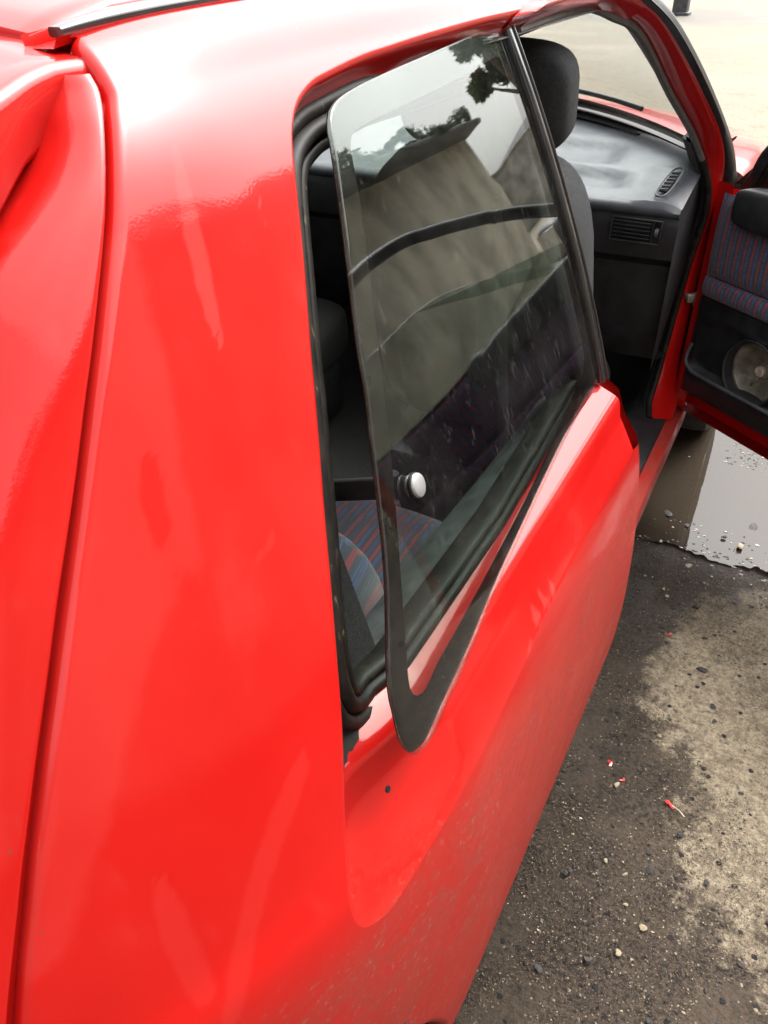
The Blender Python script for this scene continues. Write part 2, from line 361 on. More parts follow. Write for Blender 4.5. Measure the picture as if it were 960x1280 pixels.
def rrect(wd, h, r, n=3):
    o = []
    for cx, cy, a in ((wd/2-r, h/2-r, 0), (-wd/2+r, h/2-r, 90), (-wd/2+r, -h/2+r, 180), (wd/2-r, -h/2+r, 270)):
        for k in range(n+1): t = R(a+90*k/n); o.append((cx+r*math.cos(t), cy+r*math.sin(t)))
    return o
def lathe(name, prof, M, mat, parent=None, n=28, angle=35, cap0=True):
    V = []; F = []
    for r, z in prof:
        for k in range(n): a = 2*math.pi*k/n; V.append(M @ Vector((r*math.cos(a), r*math.sin(a), z)))
    m = len(prof)
    for i in range(m-1):
        for k in range(n): F.append((i*n+k, i*n+(k+1) % n, (i+1)*n+(k+1) % n, (i+1)*n+k))
    if cap0: F.append(tuple(range(n))[::-1]); F.append(tuple((m-1)*n+k for k in range(n)))
    return raw(name, V, F, mat, parent, True, angle)
def empty(name, label, cat, loc=(0, 0, 0), group=None):
    o = bpy.data.objects.new(name, None); C.objects.link(o); o.location = loc; o.empty_display_size = .1
    o['label'] = label; o['category'] = cat
    if group: o['group'] = group
    return o
def tag(o, label, cat, group=None, kind=None):
    if label: o['label'] = label
    if cat: o['category'] = cat
    if group: o['group'] = group
    if kind: o['kind'] = kind
    return o

# ------------------------------------------------------------------ ground, puddle
def ground():
    a = np.unique(np.concatenate([np.linspace(-.2, 2.2, 70), np.linspace(-6, 8, 40), np.array([-600, -200, -80, -40, -20, -10, 12, 20, 40, 80, 200, 600])]))
    b = np.unique(np.concatenate([np.linspace(-1.4, 2.2, 100), np.linspace(-6, 12, 50), np.array([-600, -200, -80, -40, -20, -10, 15, 25, 40, 80, 200, 600])]))
    X, Y = np.meshgrid(a, b, indexing='ij')
    Z = .004*np.sin(X*7.3+1)*np.sin(Y*5.1)+.003*np.sin(X*17+Y*13)+.002*np.sin(X*41-Y*37)
    Z = Z*(np.hypot(X, Y) < 9)
    # the hollow that holds the puddle
    q = ((X-1.02)/.80)**2+((Y-1.55)/.72)**2
    Z -= .022*np.clip(1.25-q, 0, .6)/.6
    g = grid('ground', np.stack([X, Y, Z], -1), M_GND); tag(g, 'gritty damp ground with dry sandy patches', None, kind='structure')
ground()
def puddle():
    pts = [(.42, .80), (.69, .838), (.77, .865), (.86, .855), (.945, .84), (1.045, .852), (1.2, .83), (1.4, .9), (1.62, 1.1), (1.75, 1.5), (1.6, 1.95), (1.25, 2.2), (.9, 2.25), (.55, 2.1), (.32, 1.8), (.2, 1.4), (.25, 1.0)]
    P = resample(pts, 900, True)
    n = norm(np.roll(P, -1, 0)-np.roll(P, 1, 0)); n = np.stack([n[:, 1], -n[:, 0]], -1)
    j = sum(rng.normal(0, 1)*np.sin(np.linspace(0, 2*np.pi, 900, endpoint=False)*k+rng.uniform(0, 6))/k**.75 for k in range(8, 200))*.014
    P = P+n*j[:, None]
    bm = bmesh.new(); vs_ = [bm.verts.new((x, y, -.0045)) for x, y in P]; f = bm.faces.new(vs_)
    bmesh.ops.triangulate(bm, faces=[f])
    for _ in range(420):   # wet specks along the near edge
        k_ = rng.integers(0, 900); c_ = P[k_]-n[k_]*np.sign(np.dot(n[k_], np.array([1.0, 1.5])-P[k_]))*(rng.random()**2*.075+.002)
        if c_[1] > 1.15: continue
        r_ = .001+.0055*rng.random()**3; m_ = 7
        bm.faces.new([bm.verts.new((c_[0]+r_*rng.uniform(.5, 1.2)*1.3*math.cos(6.283*q/m_), c_[1]+r_*rng.uniform(.5, 1.2)*.7*math.sin(6.283*q/m_), .0035)) for q in range(m_)])
    o = bm_obj('puddle', bm, M_WATER)
    fb = bmesh.new(); fb.from_mesh(o.data); fb.normal_update(); bmesh.ops.reverse_faces(fb, faces=[f for f in fb.faces if f.normal.z < 0]); fb.to_mesh(o.data); fb.free()
    tag(o, 'shallow muddy puddle reflecting the pale sky', None, kind='structure')
puddle()

# ------------------------------------------------------------------ the car
CAR = empty('red_car', 'red three-door hatchback with its door open and rear quarter window popped out', 'car')
SEC = np.array([(.66, .19), (.745, .235), (.785, .30), (.797, .40), (.798, .50), (.793, .60), (.783, .69), (.770, .755), (.752, .80), (.728, .87), (.700, .95), (.668, 1.04), (.638, 1.12), (.606, 1.20), (.576, 1.262), (.546, 1.303), (.515, 1.327), (.47, 1.340), (.40, 1.348)])
def sst(x, a, b):
    t = np.clip((np.asarray(x)-a)/(b-a), 0, 1); return t*t*(3-2*t)
def S(Y, s):
    q = crs(SEC, s); Y = np.asarray(Y, float); ins = .7*np.maximum(0, -.65-Y)**2
    return np.stack([q[..., 0]-ins, Y+0*ins, q[..., 1]+.012*(Y+.7)*np.clip((q[..., 1]-1.0)/.3, 0, 1)+.011*(1-np.exp(-np.maximum(Y+.745, 0)/.10))*sst(q[..., 1], 1.303, 1.330)], -1)
def Sn(Y, s):
    e = 1e-4; a = S(Y+e, s)-S(Y-e, s); b = S(Y, np.asarray(s)+e)-S(Y, np.asarray(s)-e); n = norm(np.cross(a, b))
    return np.where(n[..., :1]*1.0+n[..., 2:]*.2 < 0, -n, n)
GAP = [(-.743, 15.47), (-.747, 15.15), (-.758, 14.76), (-.779, 14.16), (-.801, 13.63), (-.834, 12.97), (-.860, 12.51), (-.888, 12.01), (-.916, 11.49), (-.943, 10.96), (-.979, 10.3), (-1.008, 9.70), (-1.046, 8.76), (-1.075, 7.8), (-1.10, 6.5)]
# (O: edge of the window recess, B: outer edge of the panel), both as (Y, s)
OB = [((-.03, 7.0), (0, 6.9), 1), ((-.06, 6.99), (0, 4.0), 0), ((-.12, 7.02), (0, 1.0), 1), ((-.251, 7.08), (-.20, 1.0), 0), ((-.41, 7.10), (-.40, 1.0), 0), ((-.50, 6.95), (-.55, 1.0), 0), ((-.592, 6.82), (-.70, 1.0), 1), ((-.694, 6.70), (-.712, 2.2), 0),
      ((-.746, 6.62), (-.73, 3.0), 0), ((-.779, 6.50), (-.77, 3.8), 0), ((-.813, 6.40), (-.83, 4.35), 0), ((-.837, 6.55), (-.92, 4.75), 0), ((-.844, 6.90), (-1.115, 4.8), 1), ((-.839, 7.45), (-1.10, 6.5), 0), ((-.819, 8.34), (-1.075, 7.8), 0), ((-.788, 9.31), (-1.046, 8.76), 0),
      ((-.765, 10.03), (-1.008, 9.70), 0), ((-.739, 10.75), (-.979, 10.3), 0), ((-.712, 11.48), (-.943, 10.96), 0), ((-.684, 12.22), (-.888, 12.01), 0), ((-.653, 12.92), (-.860, 12.51), 0), ((-.631, 13.47), (-.834, 12.97), 0), ((-.614, 13.89), (-.801, 13.63), 0), ((-.598, 14.19), (-.779, 14.16), 0),
      ((-.577, 14.44), (-.758, 14.76), 0), ((-.549, 14.625), (-.747, 15.15), 0), ((-.525, 14.70), (-.738, 16.25), 1), ((-.458, 14.84), (-.69, 16.3), 0), ((-.394, 14.90), (-.58, 16.35), 0), ((-.304, 14.97), (-.40, 16.4), 0), ((-.175, 15.02), (-.2, 16.4), 0), ((-.043, 15.01), (0.0, 16.4), 1),
      ((-.015, 14.0), (-.002, 14.4), 0), ((-.012, 11.5), (.002, 11.5), 0), ((-.012, 9.0), (.002, 9.0), 0)]
def spline_corners(A, corner, per):
    A = np.asarray(A, float); n = len(A); out = []
    for i in range(n):
        b, c = A[i], A[(i+1) % n]; a = 2*b-c if corner[i] else A[i-1]; d = 2*c-b if corner[(i+1) % n] else A[(i+2) % n]
        # keep the tangents no longer than the segment so that uneven spacing does not overshoot
        L_ = np.linalg.norm(c-b); m0 = (c-a)/2; m1 = (d-b)/2
        for m in (m0, m1):
            l = np.linalg.norm(m)
            if l > L_*1.2: m *= L_*1.2/l
        for f in np.linspace(0, 1, per, endpoint=False):
            out.append((2*f**3-3*f**2+1)*b+(f**3-2*f**2+f)*m0+(-2*f**3+3*f**2)*c+(f**3-f**2)*m1)
    return np.array(out)
PER = 9
no = [0]*len(OB); no[0] = 1; no[31] = 1
Osc = np.array([1, .07])   # scale s to metres while splining
O = spline_corners(np.array([a for a, _, _ in OB])*Osc, no, PER)/Osc
Bd = spline_corners(np.array([b for _, b, _ in OB])*Osc, [c for _, _, c in OB], PER)/Osc
NT = len(O); tt = np.arange(NT)/PER
gapmask = (tt >= 12) & (tt <= 26); topmask = (tt >= 26) & (tt <= 31)
Bd[:, 0] += np.where(gapmask, .014, 0)
O3 = S(O[:, 0], O[:, 1]); ON = Sn(O[:, 0], O[:, 1])
cen = np.array([.66, -.40, 1.05])
def smooth_dir(D, it=6):
    for _ in range(it): D = norm(D+np.roll(D, 1, 0)+np.roll(D, -1, 0))
    return D
Tg = norm(np.roll(O3, -1, 0)-np.roll(O3, 1, 0)); IN = np.cross(ON, Tg); IN = IN*np.sign(((cen-O3)*IN).sum(1, keepdims=True)); IN = smooth_dir(IN)
def sstep(x, a, b): t = np.clip((x-a)/(b-a), 0, 1); return t*t*(3-2*t)
bw = np.where(tt < 20, 1-sstep(tt, 10.0, 14.0), np.where(tt > 31, sstep(tt, 33.2, 35), 0))[:, None]   # 1 along the sill of the window, 0 elsewhere
Yb = np.where(O[:, 0] < 0, O[:, 0]*.955, O[:, 0])
def bot(x, z): return np.stack([np.full(NT, x)-.25*np.maximum(0, -.70-O[:, 0]), Yb, np.full(NT, z)], -1)
rear = [(0, 0), (.002, .0006), (.0045, .004), (.006, .010), (.0075, .017), (.010, .023), (.014, .027), (.026, .030), (.030, .050)]
bott = [None, (.7655, .762), (.747, .7955), (.7425, .803), (.7385, .8255), (.735, .8315), (.7275, .836), (.704, .846), (.684, .835)]
RINGS = [O3]
for (a, d), q in zip(rear[1:], bott[1:]):
    rr_ = O3+IN*a-ON*(d*(1+.9*sstep(tt, 27, 30.5)*(d > .012)))[:, None]
    if q is not None: rr_ = rr_*(1-bw)+bot(*q)*bw
    RINGS.append(rr_)
for k in range(2, len(RINGS)):   # round the corner where the two profiles meet
    sel = ((tt > 7.5) & (tt < 17))[:, None]
    for _ in range(5): RINGS[k] = np.where(sel, (RINGS[k]*2+np.roll(RINGS[k], 1, 0)+np.roll(RINGS[k], -1, 0))/4, RINGS[k])
def quarter_panel(parent, mat, mirror=False):
    fr = np.concatenate([[0, .006, .02], np.linspace(.05, .95, 30), [.985, 1]])
    rows = []
    N0 = Sn(Bd[:, 0], Bd[:, 1]); B3 = S(Bd[:, 0], Bd[:, 1])
    Tb = norm(np.roll(B3, -1, 0)-np.roll(B3, 1, 0)); OUT = np.cross(N0, Tb); OUT = OUT*np.sign(((B3-cen)*OUT).sum(1, keepdims=True))
    r = .0085
    rows.append(B3+OUT*r-N0*.022); rows.append(B3+OUT*r-N0*r); rows.append(B3+OUT*r*.92-N0*r*.6); rows.append(B3+OUT*r*.7-N0*r*.29); rows.append(B3+OUT*r*.38-N0*r*.075)
    for f in fr[::-1]: Q = O*(1-f)+Bd*f; rows.append(S(Q[:, 0], Q[:, 1]))
    rows += RINGS[1:]
    P = np.array(rows)[:, :31*PER+1]
    o = grid('quarter_panel', P.transpose(1, 0, 2), mat, parent, angle=50)
    bm = bmesh.new(); bm.from_mesh(o.data); bmesh.ops.recalc_face_normals(bm, faces=bm.faces[:])
    # make sure the outside looks outwards
    f = max(bm.faces, key=lambda f: f.calc_center_median().x)
    if f.normal.x < 0: bmesh.ops.reverse_faces(bm, faces=bm.faces[:])
    bm.to_mesh(o.data); bm.free()
    return o
QP = quarter_panel(CAR, M_QP)
lathe('rust_hole', [(.0030, -.002), (.0030, .0000), (.0022, .0003), (.0004, .0003)], Matrix.Translation((.7385, -.770, .8145)) @ Matrix.Rotation(R(75), 4, 'Y'), M_CARPET, CAR, 10)
def film_attribute(o):
    n = len(o.data.vertices); co = np.zeros(n*3); o.data.vertices.foreach_get('co', co); co = co.reshape(-1, 3); q = co[:, 1:]
    def line(pts, wds):
        best = np.full(n, 9.0)
        for k in range(len(pts)-1):
            a, b = np.array(pts[k]), np.array(pts[k+1]); t = np.clip(((q-a)@(b-a))/((b-a)@(b-a)), 0, 1); d = np.linalg.norm(q-a-t[:, None]*(b-a), axis=1)/(wds[k]+(wds[k+1]-wds[k])*t); best = np.minimum(best, d)
        return np.clip(1-best*.5, 0, 1)
    def poly(pts, soft):
        P_ = np.array(pts); ins = np.zeros(n, bool); d = np.full(n, 9.0)
        for k in range(len(P_)):
            a, b = P_[k], P_[(k+1) % len(P_)]; t = np.clip(((q-a)@(b-a))/((b-a)@(b-a)), 0, 1); d = np.minimum(d, np.linalg.norm(q-a-t[:, None]*(b-a), axis=1))
            c = (a[1] > q[:, 1]) != (b[1] > q[:, 1]); x = a[0]+(q[:, 1]-a[1])*(b[0]-a[0])/(b[1]-a[1]+1e-9); ins ^= c & (q[:, 0] < x)
        return np.clip(.5+np.where(ins, d, -d)/soft*.5, 0, 1)
    r = line([(-.722, 1.275), (-.734, 1.25), (-.743, 1.227), (-.750, 1.205), (-.756, 1.183), (-.758, 1.166)], [.003, .0055, .007, .0065, .005, .002])
    r = np.maximum(r, line([(-.673, 1.236), (-.678, 1.222)], [.002, .0015]))
    for a in ((-.331, .778), (-.352, .774), (-.376, .774), (-.395, .770), (-.42, .768), (-.452, .765), (-.49, .757)): r = np.maximum(r, line([a, (a[0]-.012, a[1]-.006-.003*math.sin(a[0]*90))], [.004, .0055]))
    r = np.maximum(r, line([(-.22, .775), (-.31, .772)], [.002, .004]))
    g = line([(-.826, .898), (-.832, .888), (-.859, .868), (-.893, .835), (-.928, .79), (-.952, .755)], [.003, .008, .010, .009, .008, .007])
    g = np.maximum(g, line([(-.945, .885), (-.950, .86), (-.954, .82), (-.958, .785)], [.004, .009, .010, .008]))
    for a in ((-.780, 1.052), (-.789, 1.049), (-.796, 1.046), (-.806, 1.044), (-.808, 1.038)): g = np.maximum(g, line([a, (a[0]-.003, a[1]-.011)], [.0018, .0012]))
    b = poly([(-.783, 1.24), (-.789, 1.21), (-.797, 1.195), (-.801, 1.163), (-.810, 1.14), (-.816, 1.124), (-.825, 1.09), (-.833, 1.06), (-.842, 1.045), (-.852, 1.06), (-.86, 1.045), (-.872, 1.035), (-.89, 1.02), (-.925, .975), (-.95, .94), (-.985, .90), (-1.01, .87), (-1.05, .87), (-.97, 1.02), (-.88, 1.16), (-.82, 1.24)], .018)
    b = np.minimum(b, 1-line([(-.838, 1.125), (-.845, 1.105), (-.852, 1.08)], [.005, .008, .006]))
    ca = o.data.color_attributes.new('film', 'FLOAT_COLOR', 'POINT'); ca.data.foreach_set('color', np.stack([r, g, b, np.ones(n)], -1).astype(np.float32).ravel())
film_attribute(QP)
QL = QP.copy(); QL.data = QP.data.copy(); C.objects.link(QL)
QL.data.transform(Matrix.Diagonal((-1, 1, 1, 1))); QL.data.flip_normals()

# rubber seal that lines the opening
def window_seal(parent):
    base = RINGS[6]*.35+RINGS[7]*.65
    base = base*(1-bw)+(RINGS[7]*.85+RINGS[8]*.15)*bw
    ia, ib = int(8.0*PER), int(17*PER); pa, pb_ = base[ia].copy(), base[ib].copy(); pc = np.array([.700, -.798, .850])
    for i in range(ia, ib+1): f = (i-ia)/(ib-ia); base[i] = (1-f)**2*pa+2*f*(1-f)*pc+f*f*pb_
    Pn = norm(np.array([.925, .02, .37])); T = norm(np.roll(base, -1, 0)-np.roll(base, 1, 0)); I = np.cross(np.broadcast_to(Pn, T.shape), T)
    I = I*np.sign(((cen-base)*I).sum(1, keepdims=True)); I = smooth_dir(I, 10)
    base = base-Pn*(.024*np.clip((base[:, 1:2]+.42)/.36, 0, 1))
    prof = [(-.016, -.010), (-.014, .0035), (-.010, .0065), (-.005, .006), (-.002, .001), (.001, .0075), (.006, .0095), (.010, .0085), (.012, .002), (.015, .006), (.019, .0065), (.0225, .003), (.024, -.006), (.022, -.022), (.014, -.03)]
    P = np.array([base+I*a+Pn*b for a, b in prof]).transpose(1, 0, 2)[:31*PER+1]
    return grid('window_seal', P, M_RUB, parent, angle=60), base, I, Pn
SEAL, SB, SI, SNrm = window_seal(CAR)

# torn strip of old sealant on the ledge below the seal
def sealant():
    sel = np.where((tt > 6.8) & (tt < 15.0))[0]
    b0 = RINGS[7][sel]*.8+SB[sel]*.2; b1 = RINGS[5][sel]*.6+RINGS[4][sel]*.4; n = len(sel); V = []; F = []
    for i in range(n):
        f = i/(n-1); k = (.0+.80*float(sstep(np.array(f), .12, .42)))*(1+.06*math.sin(i*.9)+.04*math.sin(i*2.1))+rng.uniform(-.02, .02); k *= float(1-sstep(np.array(f), .93, 1.0))
        up = np.array([.0010, 0, .0018]); e = b0[i]*(1-k)+b1[i]*k
        V += [b0[i]+up*2, b0[i]*.5+e*.5+up*1.6, e+up, e-up*.6]
    for i in range(n-1):
        for j in range(3): F.append((4*i+j, 4*i+j+1, 4*i+5+j, 4*i+4+j))
    raw('old_sealant', V, F, M_RUB, CAR, True)
sealant()

# quarter window ------------------------------------------------------------------
GF, GT_, GR = np.array([.702, -.03, .862]), np.array([.520, -.045, 1.299]), np.array([.754, -.76, .853])
GN = norm(np.cross(GT_-GF, GR-GF)); GN = GN if GN[0] > 0 else -GN
GV = norm(GT_-GF); GU = norm(np.cross(GN, GV)); GU = GU if GU[1] < 0 else -GU      # u: rearwards, v: up along the glass
def gpt(u, v, h=0.0):
    u = np.asarray(u, float); v = np.asarray(v, float)
    bul = .011*(4*(v/.47)*(1-v/.47))+.008*np.sin(np.clip(u/.73, 0, 1)*np.pi)
    return GF+u[..., None]*GU+v[..., None]*GV+(bul+h)[..., None]*GN

GOUT = [(.003, .470), (-.004, .40), (-.004, .06), (-.004, -.004), (.067, .001), (.256, .011), (.472, .005), (.606, -.0095), (.662, -.0135), (.699, -.0178), (.7145, -.0150), (.730, -.006), (.7360, .0115), (.7325, .036), (.7232, .0662), (.678, .135), (.6435, .203), (.614, .258), (.598, .2935), (.5405, .391), (.5225, .4215), (.514, .4365), (.496, .4475), (.4605, .453), (.3865, .457), (.222, .4626), (.097, .4678)]
GIN = [(.052, .436), (.040, .420), (.040, .30), (.040, .10), (.040, .056), (.052, .040), (.09, .034), (.18, .030), (.360, .0235), (.482, .0215), (.610, .0195), (.647, .0200), (.679, .0165), (.6945, .0235), (.699, .0375), (.6868, .0637), (.6635, .1086), (.6185, .1885), (.5845, .2505), (.569, .281), (.5135, .375), (.4975, .406), (.487, .4195), (.461, .4256), (.362, .4276), (.222, .4305), (.12, .434)]
KB = (.63, -.639, .995)
def rounded(P, n): return resample(np.array(P), n, True)
NG = 240
go = rounded(GOUT, NG); gi = rounded(GIN, NG)
# line the two outlines up so that ring k of one faces ring k of the other
gi = gi[[int(np.argmin(((gi-p)**2).sum(1)+0)) for p in go]] if False else np.array([gi[k] for k in np.argmin(((go[:, None]-gi[None])**2).sum(-1), axis=1)])
gc = np.array([.36, .23])
def quarter_glass(parent, name='quarter_window', mat=M_GLASS):
    th = .0035; rows = []
    ks = [.03, .2, .4, .6, .75, .88, .96, .99, .998]
    for k in ks: q = gc+(go-gc)*k; rows.append(gpt(q[:, 0], q[:, 1], 0))
    rows.append(gpt(go[:, 0], go[:, 1], -.0006)); rows.append(gpt(go[:, 0], go[:, 1], -th+.0006))
    for k in ks[::-1]: q = gc+(go-gc)*k; rows.append(gpt(q[:, 0], q[:, 1], -th))
    P = np.array(rows); nr = len(rows); V = P.reshape(-1, 3); F = []
    for i in range(nr-1):
        for t in range(NG): F.append((i*NG+t, i*NG+(t+1) % NG, (i+1)*NG+(t+1) % NG, (i+1)*NG+t))
    F.append(tuple(range(NG))[::-1]); F.append(tuple((nr-1)*NG+t for t in range(NG)))
    me = bpy.data.meshes.new(name); me.from_pydata([tuple(v) for v in V], [], F)
    bm = bmesh.new(); bm.from_mesh(me); bmesh.ops.recalc_face_normals(bm, faces=bm.faces[:]); bm.to_mesh(me); bm.free(); finish(me, True, 50)
    return link(name, me, mat, parent)
QW = quarter_glass(CAR)
def frit(parent):
    rows = []
    e = go+(gc-go)*.004
    for k in np.linspace(0, 1, 5): q = e*(1-k)+gi*k; rows.append(gpt(q[:, 0], q[:, 1], -.0043))
    for k in np.linspace(1, 0, 5): q = e*(1-k)+gi*k; rows.append(gpt(q[:, 0], q[:, 1], -.0051))
    return grid('black_border', np.array(rows), M_FRIT, parent, closed_v=True, closed_u=True, angle=60)
FR = frit(QW)
v = np.linspace(-.012, .478, 30)
sweep('hinge_trim', gpt(np.full(30, -.005), v, .002), rrect(.0165, .012, .004), M_TRIM, QW, up=GN)
sweep('trim_lip', gpt(np.full(30, -.015), v, .004), rrect(.004, .012, .0015), M_SILVER if False else M_TRIM, QW, up=GN)
KP = gpt(np.array(.6022), np.array(.1643)); Kz = norm(GN+np.array([0, 0, .0]))
KM = Matrix.Translation(Vector(KP)) @ Vector(Kz).to_track_quat('Z', 'Y').to_matrix().to_4x4()
lathe('knob_gasket', [(.0100, .0002), (.0110, .0004), (.0110, .0014), (.0100, .0018)], KM, M_RUB, QW)
lathe('latch_knob', [(.0094, .0012), (.0102, .0020), (.0102, .0034), (.0096, .0044), (.0078, .0052), (.004, .0057), (.0005, .0058)], KM, M_KNOB, QW)
# latch arm from the pillar to the knob, with its hinge bracket
ka = gpt(np.array(.6022), np.array(.1643), -.010); kb = np.array(KB)
d = norm(kb-ka)
sweep('latch_arm', np.array([ka-d*.012, ka, ka*.6+kb*.4, kb, kb+d*.02]), rrect(.006, .020, .002), M_BLK, CAR, up=(0, 0, 1))
sweep('latch_pivot', np.array([ka*.8+kb*.2+np.array([0, 0, -.014]), ka*.8+kb*.2+np.array([0, 0, .014])]), circ(.0055, 10), M_BLK, CAR, up=(0, 1, 0))
# left quarter window, closed
ql = QW.copy(); ql.data = QW.data.copy(); C.objects.link(ql); ql.data.transform(Matrix.Translation((-.0, 0, 0)) @ Matrix.Diagonal((-1, 1, 1, 1))); ql.data.flip_normals()
fl = FR.copy(); fl.data = FR.data.copy(); C.objects.link(fl); fl.data.transform(Matrix.Diagonal((-1, 1, 1, 1))); fl.data.flip_normals(); fl.parent = ql

# ------------------------------------------------------------------ roof, rain strip, tailgate, spoiler
def roof(parent):
    Y = np.concatenate([[-.7225, -.722], np.linspace(-.7215, -.70, 4), np.linspace(-.66, .46, 24)]); xs = np.linspace(-1, 1, 41)
    P = np.zeros((len(Y), 41+4, 3))
    for i, y in enumerate(Y):
        ze = S(np.array(y), np.array(16.9))[2]+.002; he = .474
        rows = [(-he-.0005, ze-.012), (-he, ze-.004)]+[(x*(he-.003), ze+.030*(1-x*x)) for x in xs]+[(he, ze-.004), (he+.0005, ze-.012)]
        for j, (x, z) in enumerate(rows):
            yy = y
            if y < -.65: z -= .012*((-.65-y)/.07)**2
            if y < -.7221: z -= .035
            elif y < -.7216: z -= .003
            P[i, j] = (x, yy+.10*(1-(x/.47)**2)*max(0, (y-.2)/.26)**2, z)
    return grid('roof', P, M_RED, parent, angle=55)
roof(CAR)
Ys = np.linspace(-.742, .47, 40)
for sg in (1, -1):
    Pd = np.array([[(sg*x, y, S(np.array(y), np.array(16.4))[2]+dz) for x, dz in ((.503, .0), (.499, -.006), (.476, -.007), (.474, .0))] for y in Ys])
    grid('roof_ditch', Pd, M_RED, CAR, angle=50)
    yt = np.linspace(-.728, .47, 60); pth = np.array([(sg*.4885, y, S(np.array(y), np.array(16.4))[2]-.0005) for y in yt])
    sweep('roof_trim_strip', pth, rrect(.021, .0105, .0035), M_TRIM, CAR, scale=np.concatenate([[.55, .8, .95], np.ones(57)]))

def tailgate(parent):
    G = [np.array(g) for g in GAP]; A = spline_corners(np.array(G)*Osc, [1]+[0]*(len(G)-2)+[1], 6)[:-6]/Osc
    n = len(A); W_ = np.concatenate([[-.0, .0005, .0015], np.linspace(.004, .5, 60)])
    P = np.zeros((n, len(W_)+2, 3)); Nn = Sn(A[:, 0], A[:, 1]); g3 = S(A[:, 0], A[:, 1])
    for i in range(n):
        ph = math.atan(1.4*max(0, -.65-A[i, 0])); p_ = np.array(g3[i])
        P[i, 0] = p_-Nn[i]*.022; P[i, 1] = p_-Nn[i]*.004; last = 0; zf = (g3[i][2]-.85)/.45
        rad = .020+.110*(1-float(sstep(np.array(g3[i][2]), 1.215, 1.292)))
        for j, wv in enumerate(W_):
            dw = wv-last; last = wv
            a = min(ph+wv/rad, R(82)); p_ = p_+dw*np.array([-math.sin(a), -math.cos(a), -.22*np.clip((g3[i][2]-1.08)/.236, 0, 1)*(1-float(sstep(np.array(g3[i][2]), 1.27, 1.30)))]); q = p_.copy()
            dip = .016*sstep(np.array(wv), .045+.02*zf, .085+.02*zf)*np.clip(zf*3+.4, 0, 1)
            nn = np.array([math.cos(a), -math.sin(a), 0]); P[i, j+2] = q-nn*dip
            if j < 2: P[i, j+2] -= Nn[i]*(.0015 if j == 0 else .0004)
    o = grid('tailgate', P.transpose(1, 0, 2), M_RED, parent, angle=50)
    return o
TG = tailgate(CAR)
tgl = TG.copy(); tgl.data = TG.data.copy(); C.objects.link(tgl); tgl.data.transform(Matrix.Diagonal((-1, 1, 1, 1))); tgl.data.flip_normals()
# gutter behind the shut line
A = spline_corners(np.array(GAP)*Osc, [1]+[0]*(len(GAP)-2)+[1], 6)[:-6]/Osc
g3 = S(A[:, 0]+.003, A[:, 1]); gn = Sn(A[:, 0], A[:, 1])
for sg in (1, -1):
    P = np.array([g3-gn*.010+np.array([0, .012, 0]), g3-gn*.013, g3-gn*.010-np.array([0.004, .012, 0])]).transpose(1, 0, 2)*np.array([sg, 1, 1])
    grid('tailgate_channel', P, M_RED, CAR)
def spoiler(parent):
    ky = [-.716, -.722, -.74, -.76, -.78, -.80, -.83, -.87, -.92]
    kz = [1.317, 1.319, 1.320, 1.320, 1.317, 1.312, 1.304, 1.292, 1.275]; kb_ = [1.284, 1.282, 1.281, 1.279, 1.277, 1.273, 1.256, 1.230, 1.195]
    kx = [.509, .511, .511, .511, .513, .516, .519, .519, .514]; kxb = [.505, .506, .506, .506, .510, .517, .525, .527, .524]
    yy = np.concatenate([np.linspace(-.716, -.724, 4), np.linspace(-.73, -.92, 26)]); rows = []
    for y in yy:
        f = lambda a: float(np.interp(-y, [-q for q in ky], a)); zt, zb, xt, xb = f(kz), f(kb_), f(kx), f(kxb)
        sec = [(xb-.012, zb-.006), (xb-.003, zb-.002), (xb, zb+.003), (xt*.5+xb*.5+.001, (zt+zb)/2), (xt+.001, zt-.009), (xt-.0005, zt-.005), (xt-.003, zt-.0018), (xt-.008, zt), (xt-.02, zt+.0012)]+[(xt*k, zt+.002+.020*(1-k*k)) for k in (.9, .7, .45, .2)]
        sec = sec+[(0, zt+.022)]+[(-x, z) for x, z in sec[::-1]]
        rows.append([(x+.005*np.sign(x), y, z+.003) for x, z in sec])
    P = np.array(rows); nu, nv = P.shape[:2]; F = []
    for i in range(nu-1):
        for j in range(nv): F.append((i*nv+j, i*nv+(j+1) % nv, (i+1)*nv+(j+1) % nv, (i+1)*nv+j))
    F.append(tuple(range(nv))); F.append(tuple((nu-1)*nv+j for j in range(nv))[::-1])
    o = raw('spoiler', P.reshape(-1, 3), F, M_RED, parent, True, 42)
    bm = bmesh.new(); bm.from_mesh(o.data); bmesh.ops.recalc_face_normals(bm, faces=bm.faces[:]); bm.to_mesh(o.data); bm.free()
    return o
spoiler(TG)

# ------------------------------------------------------------------ door opening, sill, pillars
ro = np.array([(.548, .004, 1.304), (.550, .2, 1.312), (.556, .34, 1.314), (.572, .44, 1.297), (.600, .56, 1.252), (.640, .79, 1.135), (.686, .985, 1.000), (.697, 1.074, .885), (.684, 1.092, .76), (.681, 1.097, .66), (.678, 1.095, .56), (.679, 1.085, .45), (.688, 1.068, .37), (.702, 1.045, .335), (.706, .985, .306)])
ri = np.array([(.530, .004, 1.286), (.524, .2, 1.292), (.524, .34, 1.294), (.540, .43, 1.278), (.566, .55, 1.243), (.594, .77, 1.127), (.642, .97, .995), (.680, 1.045, .867), (.664, 1.065, .70), (.653, 1.065, .55), (.646, 1.04, .40), (.645, 1.0, .345), (.66, .95, .318)])
po = resample(ro, 90); pi_ = resample(ri, 90)
fwd = np.array([0, .012, .004])
def ribbon(name, rows, mat, parent, **k): return grid(name, np.array(rows).transpose(1, 0, 2), mat, parent, **k)
mid = (po+pi_)/2+np.array([.002, -.006, 0])
